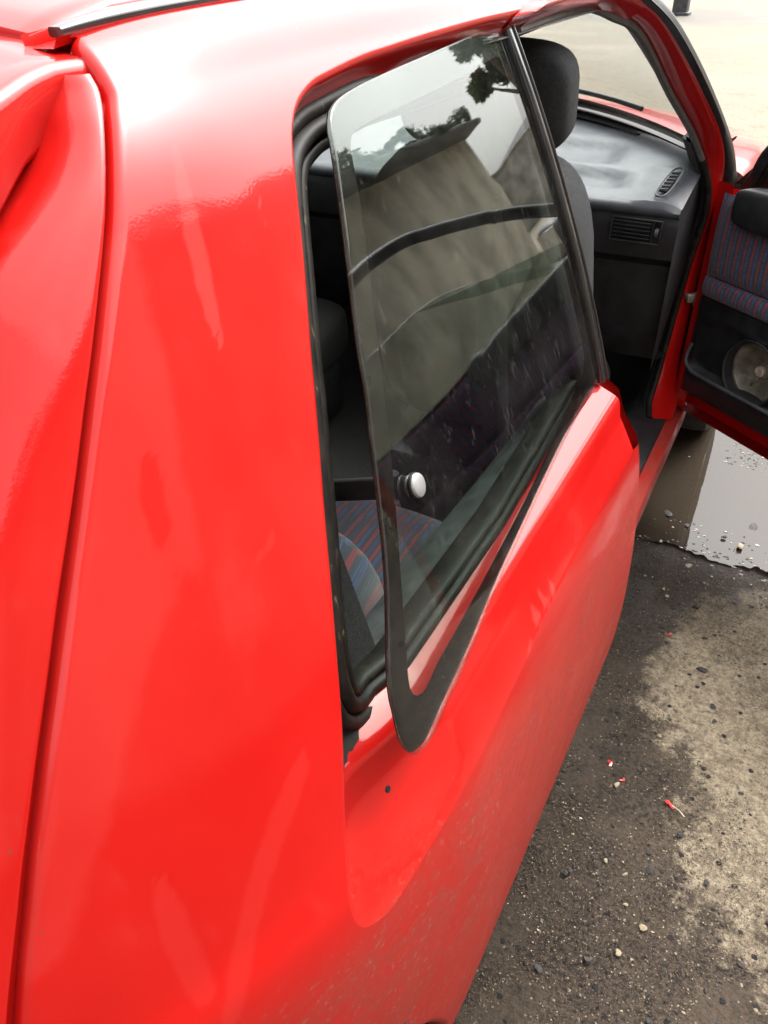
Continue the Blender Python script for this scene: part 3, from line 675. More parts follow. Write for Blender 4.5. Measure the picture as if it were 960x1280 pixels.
for sg in (1, -1):
    m = np.array([sg, 1, 1])
    ribbon('door_frame', [(po+np.array([.004, .03, .008]))*m, (po+np.array([.003, .004, .003]))*m, po*m, (po*.9+pi_*.1+np.array([0, -.003, 0]))*m, (po*.7+pi_*.3+np.array([0, -.006, 0]))*m, mid*m, (po*.2+pi_*.8+np.array([0, -.004, 0]))*m, (pi_)*m, (pi_+np.array([-.004, .012, 0]))*m], M_RED, CAR, angle=60)
    n_a = int(90*.62)
    sweep('door_seal', (pi_[:n_a]+np.array([-.004, -.004, -.003]))*m, circ(.0075, 8), M_SEAL, CAR, up=(1, 0, 0))
    sweep('door_seal', (pi_[n_a-1:]+np.array([-.004, -.004, -.003]))*m, circ(.0085, 8), M_RUB, CAR, up=(1, 0, 0))
    # roof rail above the door
    y = np.linspace(.002, .47, 14); s_ = np.linspace(15.0, 16.45, 10)
    y0 = np.linspace(-.0435, .0, 10); g = np.array([[S(np.array(y0[q]+(a-.002)*(.47-y0[q])/.468), np.array(b)) for q, b in enumerate(s_)] for a in y])
    y = np.linspace(-.044, .47, 14)
    g2 = np.array([[np.array([.548+.03*sstep(np.array(a), .3, .47), a, 1.303])] for a in y]); g2[:, :, 2] = np.interp(y, ro[:5, 1], ro[:5, 2])[:, None]; g2[:, :, 0] = np.interp(y, ro[:5, 1], ro[:5, 0])[:, None]
    g2[:, :, 1] -= (.47-y[:, None])/.514*.03; grid('roof_rail', np.concatenate([g2+np.array([-.03, 0, -.022]), g2+np.array([-.008, 0, -.010]), g2, g], 1)*m, M_RED, CAR)
    # outer face of the windscreen pillar: black moulding, then windscreen edge
    bo = np.array([(.560, .40, 1.320), (.585, .46, 1.303), (.618, .585, 1.250), (.655, .815, 1.137), (.700, 1.015, 1.000), (.720, 1.085, .918), (.722, 1.12, .885)])
    a1 = resample(ro[3:9], 40); b1 = resample(bo[1:], 40)
    ribbon('pillar_moulding', [(b1+np.array([-.03, .06, .012]))*m, (b1+np.array([-.008, .03, .010]))*m, (b1+np.array([.001, .008, .004]))*m, b1*m, (b1*.8+a1*.2+np.array([.004, -.004, 0]))*m, (b1*.1+a1*.9+np.array([.004, -.002, .004]))*m, (a1+np.array([-.004, .004, 0]))*m], M_BLK, CAR, angle=60)
    # inner trim of the pillar
    wi = resample(np.array([(.515, .46, 1.286), (.529, .53, 1.272), (.558, .74, 1.18), (.592, .95, 1.07), (.622, 1.11, .962)]), 40); a2 = resample(ri[3:8], 40)
    ribbon('pillar_trim', [a2*m, (a2*.8+wi*.2+np.array([-.008, -.012, 0]))*m, (a2*.3+wi*.7+np.array([-.008, -.012, -.004]))*m, wi*m, (wi+np.array([.004, .03, .01]))*m], M_BLK, CAR, angle=60)
    # inside of the foot well
    c2 = resample(ri[6:], 30); 
    ribbon('footwell_trim', [c2*m, (c2+np.array([-.02, .004, 0]))*m, (c2+np.array([-.05, .06, 0]))*m, (c2+np.array([-.06, .4, 0]))*m], M_CARPET, CAR)
    # sill
    yy = np.linspace(-.10, 1.12, 12); prof = [(.66, .19), (.72, .213), (.737, .25), (.739, .285), (.734, .299), (.722, .303), (.700, .303), (.696, .297)]
    P = np.array([[(sg*(x-.008*max(0, y)), y, z) for x, z in prof] for y in yy]); grid('sill', P, M_DOORRED, CAR, angle=50)
    prof = [(.704, .300), (.703, .309), (.694, .313), (.655, .318), (.632, .330), (.612, .334), (.598, .325), (.592, .26)]
    P = np.array([[(sg*(x-.008*max(0, y)), y, z) for x, z in prof] for y in np.linspace(-.02, 1.06, 12)]); grid('sill_trim', P, M_VINYL, CAR, angle=40)
    # B pillar behind the front edge of the quarter window
    P = np.array([[(sg*(.690-.365*(z-.83)-dx), y, z) for y, dx in ((-.012, .0), (.004, .004), (.006, .012), (.004, .05), (-.06, .055), (-.068, .02), (-.05, .004))] for z in np.linspace(.80, 1.30, 14)])
    grid('centre_pillar', P, M_BLK, CAR, closed_v=True, angle=50)
    # front edge of the quarter panel, inside the door shut
    sv = np.linspace(1.2, 7.1, 26); e = S(np.full(26, .001), sv)
    top = np.array([[.742, 0, .798], [.729, 0, .831], [.704, 0, .847], [.690, 0, .84]]); e = np.vstack([e, top])
    P = np.array([e+np.array([-.001, .0045, -.0005]), e+np.array([-.004, .0065, -.001]), e+np.array([-.012, .007, -.004]), e+np.array([-.02, .004, -.006]), e+np.array([-.05, -.01, -.01])]).transpose(1, 0, 2)*m
    grid('door_shut_edge', P, M_RED, CAR, angle=60)
    # trim below the quarter window, seen through the glass
    yq = np.linspace(-.70, 0, 30); prof = [(.690, .838), (.675, .836), (.655, .826), (.63, .806), (.610, .785), (.600, .76), (.598, .6), (.60, .34)]
    P = np.array([[(sg*(x-.22*max(0, -.62-y)), y, z+.004*math.sin(y*9)) for x, z in prof] for y in yq]); grid('rear_side_trim', P, M_GREYTRIM, CAR, angle=50)
    yq = np.linspace(-.67, -1.0, 14); sq = np.linspace(8.2, 16.2, 24)
    P = np.array([[S(np.array(a), np.array(b))-Sn(np.array(a), np.array(b))*.055-np.array([0, 0, .0]) for b in sq] for a in yq])*m; grid('rear_pillar_trim', P, M_CARPET, CAR)
    for yw in (-1.03, 1.62):
        WM = Matrix.Translation((sg*.700, yw, .285)) @ Matrix.Rotation(R(90*sg), 4, 'Y')
        wh = lathe('wheel', [(.165, -.07), (.25, -.085), (.28, -.07), (.286, -.03), (.286, .03), (.28, .07), (.25, .085), (.17, .072), (.165, .03)], WM, M_TYRE, CAR, 40)
        lathe('rim', [(.01, .02), (.06, .035), (.12, .045), (.16, .06), (.17, .073), (.172, .06), (.16, .02)], WM, M_STEEL, wh, 32)
    P = np.array([[(sg*x, yw_+rr*math.cos(R(a)), .29+rr*math.sin(R(a))) for x in (.52, .78)] for yw_, rr in ((-1.03, .335),) for a in range(-20, 201, 10)]); grid('wheel_housing', P, M_CARPET, CAR)

# floor, rear floor, firewall, headliner
box('floor', (0, .05, .205), (1.20, 2.4, .03), M_CARPET, CAR)
box('firewall', (0, 1.28, .55), (1.28, .03, .76), M_CARPET, CAR)
box('luggage_floor', (0, -.80, .42), (1.0, .40, .03), M_CARPET, CAR)
box('rear_panel', (0, -1.13, .62), (1.06, .03, .50), M_CARPET, CAR)
xs = np.linspace(-1, 1, 21)
P = np.array([[(x*.535, y, S(np.array(y), np.array(15.0))[2]-.030+.026*(1-x*x)) for x in xs] for y in np.linspace(-.55, .46, 12)]); grid('headliner', P, M_LINER, CAR, flip=True)
# rear window in the tailgate and the lower skin of the tailgate
P = np.array([[(x*.40, -.80-.30*(1.26-z)-.05*(1-x*x), z) for x in xs] for z in np.linspace(.88, 1.265, 8)]); grid('rear_window', P, M_GLASS2, TG)
P = np.array([[(x*(.60-.02*abs(z-.5)), -1.13-.12*(1-x*x)**.7-.03*sstep(np.array(z), .9, .4), z) for x in xs] for z in np.linspace(.30, .90, 10)]); grid('rear_skin', P, M_RED, TG, flip=True)

# windscreen and header
def ws(u, v):   # u -1..1 across, v 0 base..1 top
    xb, xt = .632, .532; x = u*(xb+(xt-xb)*v)
    yb = 1.375-.275*abs(u)**2.2; yt = .62-.12*abs(u)**2.2; zb = 1.010-.048*abs(u)**2; zt = 1.335-.040*abs(u)**2.5
    return (x, yb+(yt-yb)*v-.0, zb+(zt-zb)*v+.02*4*v*(1-v)*(1-.6*abs(u)))
us = np.linspace(-1, 1, 33)
WS = grid('windscreen', np.array([[ws(u, v) for u in us] for v in np.linspace(0, 1, 16)]), M_GLASS2, CAR)
P = np.array([[np.array(ws(u, v))+np.array([0, -.004, -.004]) for u in us] for v in (-.01, .075)]); grid('lower_band', P, M_FRIT, WS)
P = np.array([[np.array(ws(u, v))+np.array([0, -.004, -.004]) for u in us] for v in (.955, 1.0)]); grid('upper_band', P, M_FRIT, WS)
P = np.array([[(x*.50, .455+.10*(1-x*x)+dy*(1), 1.300+.045*(1-abs(x)**2.5)+dz) for x in us] for dy, dz in ((-.12, .022), (-.02, .018), (.03, .004), (.06, -.006), (.05, -.02), (-.05, -.022))]); grid('windscreen_header', P, M_RED, CAR)

# ------------------------------------------------------------------ front wing, bonnet
def fsec(y):
    t = np.clip((y-1.5)/.80, 0, 1.2); k = 1-.20*t**2.6; zE = np.interp(y, [1.10, 1.3, 1.5, 1.8, 2.05, 2.2, 2.30, 2.34], [.925, .915, .90, .87, .83, .785, .70, .60]); c = .050*(1-t*.5)
    return np.array([(.785*k, .42), (.797*k, .50), (.793*k, .62), (.777*k, min(.74, zE-.10)), (.757*k, zE-.050), (.735*k, zE-.016), (.70*k, zE-.002), (.640*k, zE+.006), (.60*k, zE+.016), (.45*k, zE+.45*c+.02), (.22*k, zE+.85*c+.02), (0, zE+c+.02)])
ys = np.linspace(1.115, 2.34, 44)
def fgrid(a, b, n): return np.array([[np.insert(crs(fsec(y), np.array(t)), 1, y) for t in np.linspace(a, b, n)] for y in ys])
for sg in (1, -1):
    m = np.array([sg, 1, 1]); P = fgrid(0, 6.93, 40)
    for i, y in enumerate(ys):   # wheel arch
        h = .29+math.sqrt(max(0, .33**2-(y-1.62)**2)) if abs(y-1.62) < .33 else 0
        z = P[i, :, 2]; P[i, :, 2] = np.where(z < h, h, z)
    grid('front_wing', P*m, M_RED, CAR, angle=60)
Pb = fgrid(7.03, 11, 30); Pb = np.concatenate([Pb, (Pb*np.array([-1, 1, 1]))[:, ::-1][:, 1:]], 1)
i0 = 0
for j in range(Pb.shape[1]):   # the rear edge of the bonnet follows the windscreen
    x = abs(Pb[0, j, 0])/.64; ystart = 1.47-.26*min(1, x)**2; Pb[:, j, 1] = ystart+(Pb[:, j, 1]-1.115)*(2.34-ystart)/(2.34-1.115)
grid('bonnet', Pb, M_RED, CAR)
P = np.array([[(u*.66, (1.375-.275*abs(u)**2.2)+dy, .985-.06*u*u+dz) for u in us] for dy, dz in ((-.02, .014), (.02, .016), (.06, .010), (.11, -.004), (.13, -.03))]); grid('scuttle', P, M_RUB, CAR)
u_ = np.linspace(-.15, .72, 14)
sweep('wiper', np.array([np.array(ws(u, .055))+np.array([0, .018, .014]) for u in u_]), rrect(.010, .012, .003), M_BLK, CAR)
sweep('wiper', np.array([np.array(ws(u, .055))+np.array([0, .018, .014]) for u in u_-.75]), rrect(.010, .012, .003), M_BLK, CAR)
P = np.array([[(.60*x, 2.30-.06*x*x+.02, z) for x in us] for z in (.30, .45, .60, .66)]); grid('front_bumper', P, M_BLK, CAR, flip=True)

# ------------------------------------------------------------------ dashboard
def dashboard(parent):
    prof = [(1.0, 0.0, .975), (.85, .2, .958), (.6, .45, .938), (.3, .7, .915), (.12, .88, .899), (.05, .95, .892), (.015, .985, .886), (0, 1.0, .878), (.004, 1.0, .870), (.012, .985, .866)]
    xs = np.concatenate([[-.652, -.65, -.645], np.linspace(-.635, .635, 61), [.645, .65, .652]])
    rows = []
    ts = np.linspace(0, 1, 34)
    for x in xs:
        a = abs(x); yb = 1.36-.27*(a/.63)**2.2; zb = .988-.042*(a/.63)**2; yr = .792+.01*(a/.6)**3; row = []
        for t in ts:
            y = yb+(yr-yb)*t; z = zb+(.890-zb)*t**1.05
            def bump_(x0, x1, y0, y1, h, s=.03): return h*sstep(np.array(x), x0, x0+s)*(1-sstep(np.array(x), x1-s, x1))*sstep(np.array(y), y0, y0+s)*(1-sstep(np.array(y), y1-s, y1))
            z += -bump_(.0, .46, 1.00, 1.16, .020, .045)-bump_(.02, .505, .875, .985, .020, .03)+bump_(.545, .66, .80, 1.02, .006, .02)
            z += .006*sstep(np.array(t), .93, .97)*(1-sstep(np.array(t), .97, 1.0)) - .010*sstep(np.array(a), .60, .652)**2
            row.append((x, y, float(z)))
        row += [(x, yr-.002, .882), (x, yr, .874), (x, yr+.010, .868)]
        rows.append(row)
    o = grid('dashboard', np.array(rows), M_DASH, parent, angle=50)
    lo = []
    for x in xs:
        yr = .792+.01*(abs(x)/.6)**3
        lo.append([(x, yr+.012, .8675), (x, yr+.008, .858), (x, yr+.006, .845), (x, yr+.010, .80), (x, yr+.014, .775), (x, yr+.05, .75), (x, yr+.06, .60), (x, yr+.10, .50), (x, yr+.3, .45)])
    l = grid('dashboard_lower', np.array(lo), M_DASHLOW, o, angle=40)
    # close the right and left ends
    for e in (rows[0], rows[-1]):
        V = [*e]+[(e[0][0], 1.2, .8), (e[0][0], .80, .80)]
        raw('dashboard_end', [*e, (e[0][0], 1.2, .80), (e[0][0], .82, .50)], [tuple(range(len(e)))+(len(e)+1, len(e))], M_DASHLOW, o, False)
    # face vent with five slats
    for sx in (1, -1):
        cx, cy, cz = sx*.565, .7995, .838; wv_, hv = .110, .050
        bm = bmesh.new()
        for c, s in (((cx, cy, cz+hv/2), (wv_, .010, .005)), ((cx, cy, cz-hv/2), (wv_, .010, .005)), ((cx-wv_/2, cy, cz), (.005, .010, hv+.005)), ((cx+wv_/2, cy, cz), (.005, .010, hv+.005)), ((cx+wv_/2-.018, cy+.001, cz), (.004, .008, hv))): add_box(bm, c, s, None, .0012, 1)
        add_box(bm, (cx, cy+.012, cz), (wv_, .006, hv), None, 0)
        bm_obj('face_vent', bm, M_DASHLOW, o)
        for k in range(5): box('vent_slat', (cx-.010, cy-.001, cz-hv/2+.0085+k*.0085), (wv_-.026, .011, .0026), M_BLK, o, Matrix.Rotation(R(-18), 3, 'X'), .0006, 1)
        lathe('vent_wheel', [(.001, -.004), (.011, -.004), (.011, .004), (.001, .004)], Matrix.Translation((cx+wv_/2-.008, cy, cz)) @ Matrix.Rotation(R(90), 4, 'Y'), M_DASH, o, 16)
        # screen vent on the top, running along the end of the dashboard
        a = np.array([sx*.6085, .955, .936]); b = np.array([sx*.598, .845, .908]); t = norm(b-a)
        sweep('demister_frame', resample(np.array([a+np.array([.012, .0, .003]), a+np.array([-.012, 0, .003]), b+np.array([-.012, 0, .003]), b+np.array([.012, 0, .003])]), 60, True), circ(.0024, 6), M_DASH, o, closed=True)
        sweep('demister_slot', np.array([a+(b-a)*.08+np.array([0, 0, .0035]), a+(b-a)*.92+np.array([0, 0, .0035])]), rrect(.018, .0035, .001), M_CARPET, o)
        for k in range(6):
            c = a+(b-a)*(.14+.145*k)+np.array([0, 0, .0058]); box('demister_slat', c, (.019, .0055, .003), M_DASH, o, Matrix.Rotation(R(25), 3, 'Z'), .0008, 1)
    sweep('screen_slot', np.array([(x, 1.352-.27*(abs(x)/.63)**2.2-.03, .9885-.042*(abs(x)/.63)**2) for x in np.linspace(-.3, .46, 16)]), rrect(.012, .004, .001), M_CARPET, o)
    return o
dashboard(CAR)

# ------------------------------------------------------------------ seats
def cushion(name, half, M, mat, parent, e1=.45, e2=.45, nu=28, nv=20, bulge=None, uvs=True):
    def sp(x, e): return math.copysign(abs(x)**e, x)
    V = []; UV = []
    for i in range(nv+1):
        a = -math.pi/2+math.pi*i/nv
        for j in range(nu+1):
            b = -math.pi+2*math.pi*j/nu
            p = Vector((half[0]*sp(math.cos(a), e1)*sp(math.cos(b), e2), half[1]*sp(math.cos(a), e1)*sp(math.sin(b), e2), half[2]*sp(math.sin(a), e1)))
            if bulge: p = bulge(p)
            UV.append((p.x, p.z)); V.append(M @ p)
    P = np.array(V).reshape(nv+1, nu+1, 3)
    return grid(name, P, mat, parent, uv=UV, angle=70)
for sg in (1, -1):
    cx = sg*.372
    st = bpy.data.objects.new('front_seat', None); C.objects.link(st); st.parent = CAR
    rk = math.atan2(.15, .58)
    Mb = Matrix.Translation((cx, .335, .795)) @ Matrix.Rotation(rk, 4, 'X')
    def bl(p):
        t = max(0, p.z/.29); return Vector((p.x*(1-.16*t*t), p.y+(.035*(abs(p.x)/.235)**2 if p.y > 0 else 0), p.z))
    bk = cushion('backrest', (.214, .062, .292), Mb, M_SEATGREY, st, .35, .4, 40, 26, bl)
    cushion('headrest', (.152, .050, .085), Matrix.Translation((cx+sg*.004, .305, 1.162)) @ Matrix.Rotation(rk*.6, 4, 'X'), M_SEATGREY, st, .5, .45, 36, 22)
    cushion('seat_cushion', (.205, .25, .075), Matrix.Translation((cx, .60, .44)) @ Matrix.Rotation(R(8), 4, 'X'), M_CARPET, st, .4, .4, 36, 18)
    box('seat_base', (cx, .55, .32), (.40, .42, .18), M_BLK, st, bev=.02)
    for dx in (-.05, .05): sweep('headrest_post', np.array([(cx+dx, .30, 1.03), (cx+dx, .30, 1.12)]), circ(.006, 8), M_STEEL, st, up=(0, 1, 0))
    bt = box('seat_plate', (cx+.06, .372, .615), (.030, .004, .018), M_SEAL, st, Matrix.Rotation(-.25, 3, 'X'), .001)
    # small pale plate on the rear of the seat
rs = bpy.data.objects.new('rear_seat', None); C.objects.link(rs); rs.parent = CAR
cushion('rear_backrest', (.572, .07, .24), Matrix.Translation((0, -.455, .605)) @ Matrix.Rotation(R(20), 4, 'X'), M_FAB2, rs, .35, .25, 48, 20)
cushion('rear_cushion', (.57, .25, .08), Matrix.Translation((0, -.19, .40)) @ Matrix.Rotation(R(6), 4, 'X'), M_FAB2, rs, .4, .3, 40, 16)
sweep('seat_belt', np.array([(.545, -.06, 1.10), (.56, -.07, .95), (.585, -.08, .75), (.60, -.05, .40)]), rrect(.046, .002, .0008), M_BLK, CAR, up=(1, 0, .3))

# ------------------------------------------------------------------ doors
HX, HY, TH = .722, 1.112, R(53.5)
def door(parent, sg, opened):
    HM = Matrix.Translation((HX, HY, 0)) @ Matrix.Rotation(TH if opened else 0, 4, 'Z') @ Matrix.Translation((-HX, -HY, 0))
    HM = (Matrix.Diagonal((sg, 1, 1, 1))) @ HM
    def tr(o, ch=True):
        o.data.transform(HM)
        if sg < 0: o.data.flip_normals()
        return o
    Yd = np.concatenate([[1.108, 1.106, 1.10], np.linspace(1.08, .02, 26), [.008, .006, .005]]); sd_ = np.linspace(1.6, 8.9, 44)
    P = np.array([[S(np.array(y), np.array(s)) for s in sd_] for y in Yd])
    P[0, :, 0] -= .012; P[1, :, 0] -= .004; P[-1, :, 0] -= .012; P[-2, :, 0] -= .004
    # fold the lower edge and the top under
    lo = P[:, :1]+np.array([-.02, 0, .004]); lo2 = P[:, :1]+np.array([-.006, 0, -.002]); hi = P[:, -1:]+np.array([-.006, 0, .004]); hi2 = P[:, -1:]+np.array([-.022, 0, .002])
    d = tr(grid('door', np.concatenate([lo, lo2, P, hi, hi2], 1), M_DOORRED, parent, angle=50))
    # inner pressing: red flange all round, then the trim
    def q(l, z, x): return (x, HY-l, z)
    zs = np.linspace(.325, .905, 22)
    fr = np.array([[q(.004, z, .70-.11*max(0, z-.8)), q(.002, z, .685-.1*max(0, z-.8)), q(.004, z, .667-.1*max(0, z-.8)), q(.012, z, .660), q(.055, z, .659)] for z in zs])
    tr(grid('hinge_edge', fr, M_RED, d, angle=50))
    tr(raw('inner_pressing', [q(.01, .318, .705), q(1.10, .318, .705), q(1.10, .875, .675), q(.10, .905, .672), q(.012, .885, .672)], [(0, 1, 2, 3, 4)], M_RED, d, False))
    tr(raw('lower_edge', [q(.01, .318, .661), q(1.10, .318, .661), q(1.10, .303, .70), q(.01, .303, .70), q(.01, .298, .76), q(1.1, .298, .76)], [(0, 1, 2, 3), (3, 2, 5, 4)], M_RED, d, False))
    tr(raw('rear_edge', [q(1.105, .318, .661), q(1.105, .875, .661), q(1.108, .86, .73), q(1.108, .70, .78), q(1.108, .40, .79), q(1.108, .31, .75)], [(0, 1, 2, 3, 4, 5)], M_RED, d, False))
    # vinyl lower trim with a moulded pocket and its round speaker hole
    l_ = np.linspace(.034, 1.07, 70); z_ = np.linspace(.375, .640, 40); sl_, sz_, sr = .250, .512, .077
    P = np.zeros((70, 40, 3))
    for i, l in enumerate(l_):
        for j, z in enumerate(z_):
            e = min(1, min((l-.034), (1.07-l))/.012, (z-.375)/.015 if z < .5 else 9)
            lip = .452+.016*math.exp(-((l-.05)/.035)**2) if l < .75 else .452
            x = .644+.010*(1-e)
            if l > .045 and l < .9: x += -.020*sstep(np.array(z), .375, .44)*(1-sstep(np.array(z), lip, lip+.006))*sstep(np.array(l), .045, .06)+.004*sstep(np.array(z), lip+.004, lip+.012)*(1-sstep(np.array(z), .575, .60))
            r = math.hypot(l-sl_, z-sz_)
            if z > lip: x += .052*(1-sstep(np.array(r), sr-.006, sr)) - .004*math.exp(-((r-sr-.004)/.004)**2)
            P[i, j] = q(l, z, x)
    tr(grid('door_trim', P, M_VINYL, d, angle=40))
    lipP = resample(np.array([q(.052, .515, .640), q(.047, .490, .636), q(.052, .470, .630), q(.075, .459, .622), (q(.12, .4525, .6215)), q(.4, .452, .6215), q(.88, .452, .622)]), 60)
    tr(sweep('pocket_lip', lipP, circ(.0045, 8), M_DASH, d, up=(1, 0, 0)))
    SM = Matrix.Translation(q(sl_, sz_, .662)) @ Matrix.Rotation(R(-90), 4, 'Y')
    sp = lathe('speaker', [(.074, .0), (.074, .004), (.068, .005), (.064, .001), (.045, -.010), (.022, -.020), (.020, -.016), (.012, -.013), (.0005, -.012)], SM, M_SPK, d, 36, cap0=False); tr(sp)
    tr(lathe('speaker_ring', [(.0745, .004), (.080, .020), (.0835, .029), (.0805, .031), (.0765, .028), (.074, .006)], SM, M_VINYL, d, 40, cap0=False))
    tr(lathe('speaker_magnet', [(.0135, -.013), (.0135, -.006), (.011, -.004), (.001, -.0035)], SM, M_SILVER if False else plain('pale_magnet', (.45, .38, .30), .5), d, 18))
    tr(sweep('speaker_wire', np.array([q(sl_-.002, sz_-.012, .668), q(sl_+.002, sz_-.022, .664), q(sl_-.006, sz_-.030, .660), q(sl_-.008, sz_-.038, .662)]), circ(.003, 6), M_STEEL, d, up=(1, 0, 0)))
    # cloth insert in two pieces with a seam between them
    def cloth(name, z0, z1, slope, bul):
        ll = np.linspace(.036, 1.06, 40); zz = np.linspace(0, 1, 14); P = np.zeros((40, 14, 3)); UV = np.zeros((40, 14, 2))
        for i, l in enumerate(ll):
            for j, t in enumerate(zz):
                z = z0+(z1-z0)*t; e = 1-max(abs(2*t-1)**8, 1-min(1, (l-.036)/.012))
                P[i, j] = q(l, z, .655-.012*e-bul*math.sin(math.pi*t)); UV[i, j] = (l, z)
        tr(grid(name, P, M_FAB, d, uv=UV, angle=60))
    cloth('cloth_panel', .690, .885, 0, .004); cloth('cloth_strip', .638, .688, 0, .007)
    # padded cap over the top corner
    tr(cushion('corner_cap', (.028, .30, .047), Matrix.Translation(q(.39, .872, .645)), M_DASHLOW, d, .35, .25, 36, 14))
    # window frame, mirror corner, glass
    fp = np.array([(.712, 1.070, .872), (.703, 1.036, .926), (.690, .985, 1.005), (.645, .79, 1.14), (.606, .57, 1.257), (.582, .47, 1.300), (.562, .38, 1.318), (.556, .30, 1.322), (.554, .05, 1.314), (.556, .015, 1.305), (.575, .004, 1.26), (.65, .002, 1.06), (.71, .002, .90)])
    pth = resample(fp, 110)
    tr(sweep('window_frame', pth, rrect(.030, .034, .008), M_BLK, d, up=(.9, 0, .4)))
    tr(sweep('window_channel', pth+(np.array([.64, .45, 1.08])-pth)*.045, rrect(.016, .014, .003), M_RUB, d, up=(.9, 0, .4)))
    if opened:
        drop = .17
        w_ = [(.700, 1.03, .93), (.690, .985, 1.005), (.645, .79, 1.14), (.606, .57, 1.257), (.585, .47, 1.295), (.565, .38, 1.312), (.557, .05, 1.310), (.65, .01, 1.06), (.71, .01, .90)]
        cc = np.array([.66, .45, 1.05]); V = []
        for x, y, z in w_:
            z2 = z-drop if z > 1.0 else z-.02; V.append((x+.38*(z-z2)-.004, y, z2))
    else:
        V = [(.705, 1.07, .90), (.690, .985, 1.005), (.645, .79, 1.14), (.606, .57, 1.257), (.585, .47, 1.295), (.565, .38, 1.312), (.557, .05, 1.310), (.65, .01, 1.06), (.71, .01, .90)]
    bm = bmesh.new(); vv = [bm.verts.new(v) for v in V]; vb = [bm.verts.new((v[0]-.004, v[1], v[2]-.001)) for v in V]
    bm.faces.new(vv); bm.faces.new(vb[::-1])
    for k in range(len(V)): bm.faces.new((vv[k], vb[k], vb[(k+1) % len(V)], vv[(k+1) % len(V)]))
    bmesh.ops.recalc_face_normals(bm, faces=bm.faces[:])
    for f in bm.faces:
        if len(f.verts) == 4: f.material_index = 1
    tr(bm_obj('door_glass', bm, [M_GLASS2, M_EDGE], d, False))
    tr(sweep('waist_seal', np.array([(.706, 1.06, .903), (.708, .9, .895), (.710, .5, .888), (.712, .01, .882)]), rrect(.018, .016, .004), M_RUB, d))
    tr(raw('mirror_base', [(.71, 1.09, .90), (.712, .93, .895), (.695, .985, 1.0), (.70, 1.09, .90), (.702, .93, .895), (.685, .985, 1.0)], [(0, 1, 2), (3, 5, 4), (0, 3, 4, 1), (1, 4, 5, 2), (2, 5, 3, 0)], M_BLK, d, False))
    mo = tr(cushion('door_mirror', (.095, .045, .062), Matrix.Translation((.835, .985, .955)), M_BLK, d, .5, .5, 28, 16))
    tr(box('mirror_glass', (.815, .939, .955), (.155, .003, .095), plain('mirror_glass', (.75, .75, .76), .03, metal=1, namt=0), mo, None, .001))
    tr(sweep('mirror_arm', np.array([(.70, .99, .935), (.76, .985, .94)]), rrect(.05, .04, .012), M_BLK, d))
    tr(box('inner_handle', q(.42, .75, .635), (.02, .09, .022), M_BLK, d, None, .006)) if False else None
    return d
door(CAR, 1, True); door(CAR, -1, False)
# hinges on the pillar
CHK = (.684, 1.074, .612)
box('door_hinge', CHK, (.030, .016, .024), M_STEEL, CAR, Matrix.Rotation(R(30), 3, 'Z'), .004)
lathe('hinge_pin', [(.006, -.02), (.007, -.018), (.007, .018), (.006, .02)], Matrix.Translation((CHK[0]+.012, CHK[1]-.004, CHK[2])), M_STEEL, CAR, 12)
box('door_check', (CHK[0]-.010, CHK[1]-.006, CHK[2]+.004), (.016, .012, .018), M_STEEL, CAR, None, .004)
box('door_hinge', (.712, 1.100, .345), (.045, .020, .075), plain('greasy_black_steel', (.03, .026, .022), .5), CAR, Matrix.Rotation(R(30), 3, 'Z'), .006)
box('pillar_gap_shade', (.710, 1.122, .62), (.055, .02, .54), M_RUB, CAR, None, .006)  # dark block added to stand in for the shade between pillar and door

# ------------------------------------------------------------------ loose stones, plastic fragments
def stone_mesh(name, seed, flat=.6, sub=2):
    r = random.Random(seed); bm = bmesh.new(); bmesh.ops.create_icosphere(bm, subdivisions=sub, radius=1)
    cuts = [(Vector((r.gauss(0, 1), r.gauss(0, 1), r.gauss(0, 1))).normalized(), r.uniform(.55, .9)) for _ in range(9)]
    for v in bm.verts:
        for n_, d_ in cuts:
            k = v.co.dot(n_)
            if k > d_: v.co -= n_*(k-d_)
        v.co.z *= flat
    me = bpy.data.meshes.new(name); bm.to_mesh(me); bm.free(); finish(me, True, 28); return me
SM_ = [stone_mesh('stone', k, .5+.1*(k % 3)) for k in range(6)]
for me in SM_: me.materials.append(M_STONE)
SP_ = [me.copy() for me in SM_]
for me in SP_: me.materials.clear(); me.materials.append(M_STONE2)
SC_ = [me.copy() for me in SM_]
for me in SC_: me.materials.clear(); me.materials.append(M_CLOD)
def stone(kind, x, y, r, label, group=None, rz=None, name='stone'):
    me = {'d': SM_, 'p': SP_, 'c': SC_}[kind][rng.integers(0, 6)]
    o = bpy.data.objects.new(name, me); C.objects.link(o)
    o.location = (x, y, r*.22); o.scale = (r, r*rng.uniform(.6, .95), r*rng.uniform(.8, 1)); o.rotation_euler = (rng.uniform(-.3, .3), rng.uniform(-.3, .3), rng.uniform(0, 6) if rz is None else rz)
    
    if kind == 'c': o.scale.z *= .45; o.location.z = -.004
    tag(o, label, 'stone' if kind != 'c' else 'mud', group); return o
G0 = 'loose stones on the damp ground'
stone('d', .958, -.158, .011, 'smooth black stone with two lobes on the damp gritty ground', G0)
stone('d', .993, .291, .012, 'dark stone at the edge of the dry sandy patch, upper of a close pair', G0)
stone('d', 1.002, .246, .013, 'dark stone at the edge of the dry sandy patch, lower of a close pair', G0)
stone('d', .955, .395, .016, 'large dark stone on the pale sandy patch below the puddle', G0)
stone('p', .964, .930, .014, 'yellowish stone lying at the near edge of the puddle', G0)
stone('d', .917, .955, .009, 'small black stone standing in the shallow edge of the puddle', G0)
stone('d', .905, .62, .012, 'dark stone in the damp strip between puddle and car', G0)
stone('p', .86, -.005, .009, 'pale stone on dark ground beside the car sill', G0)
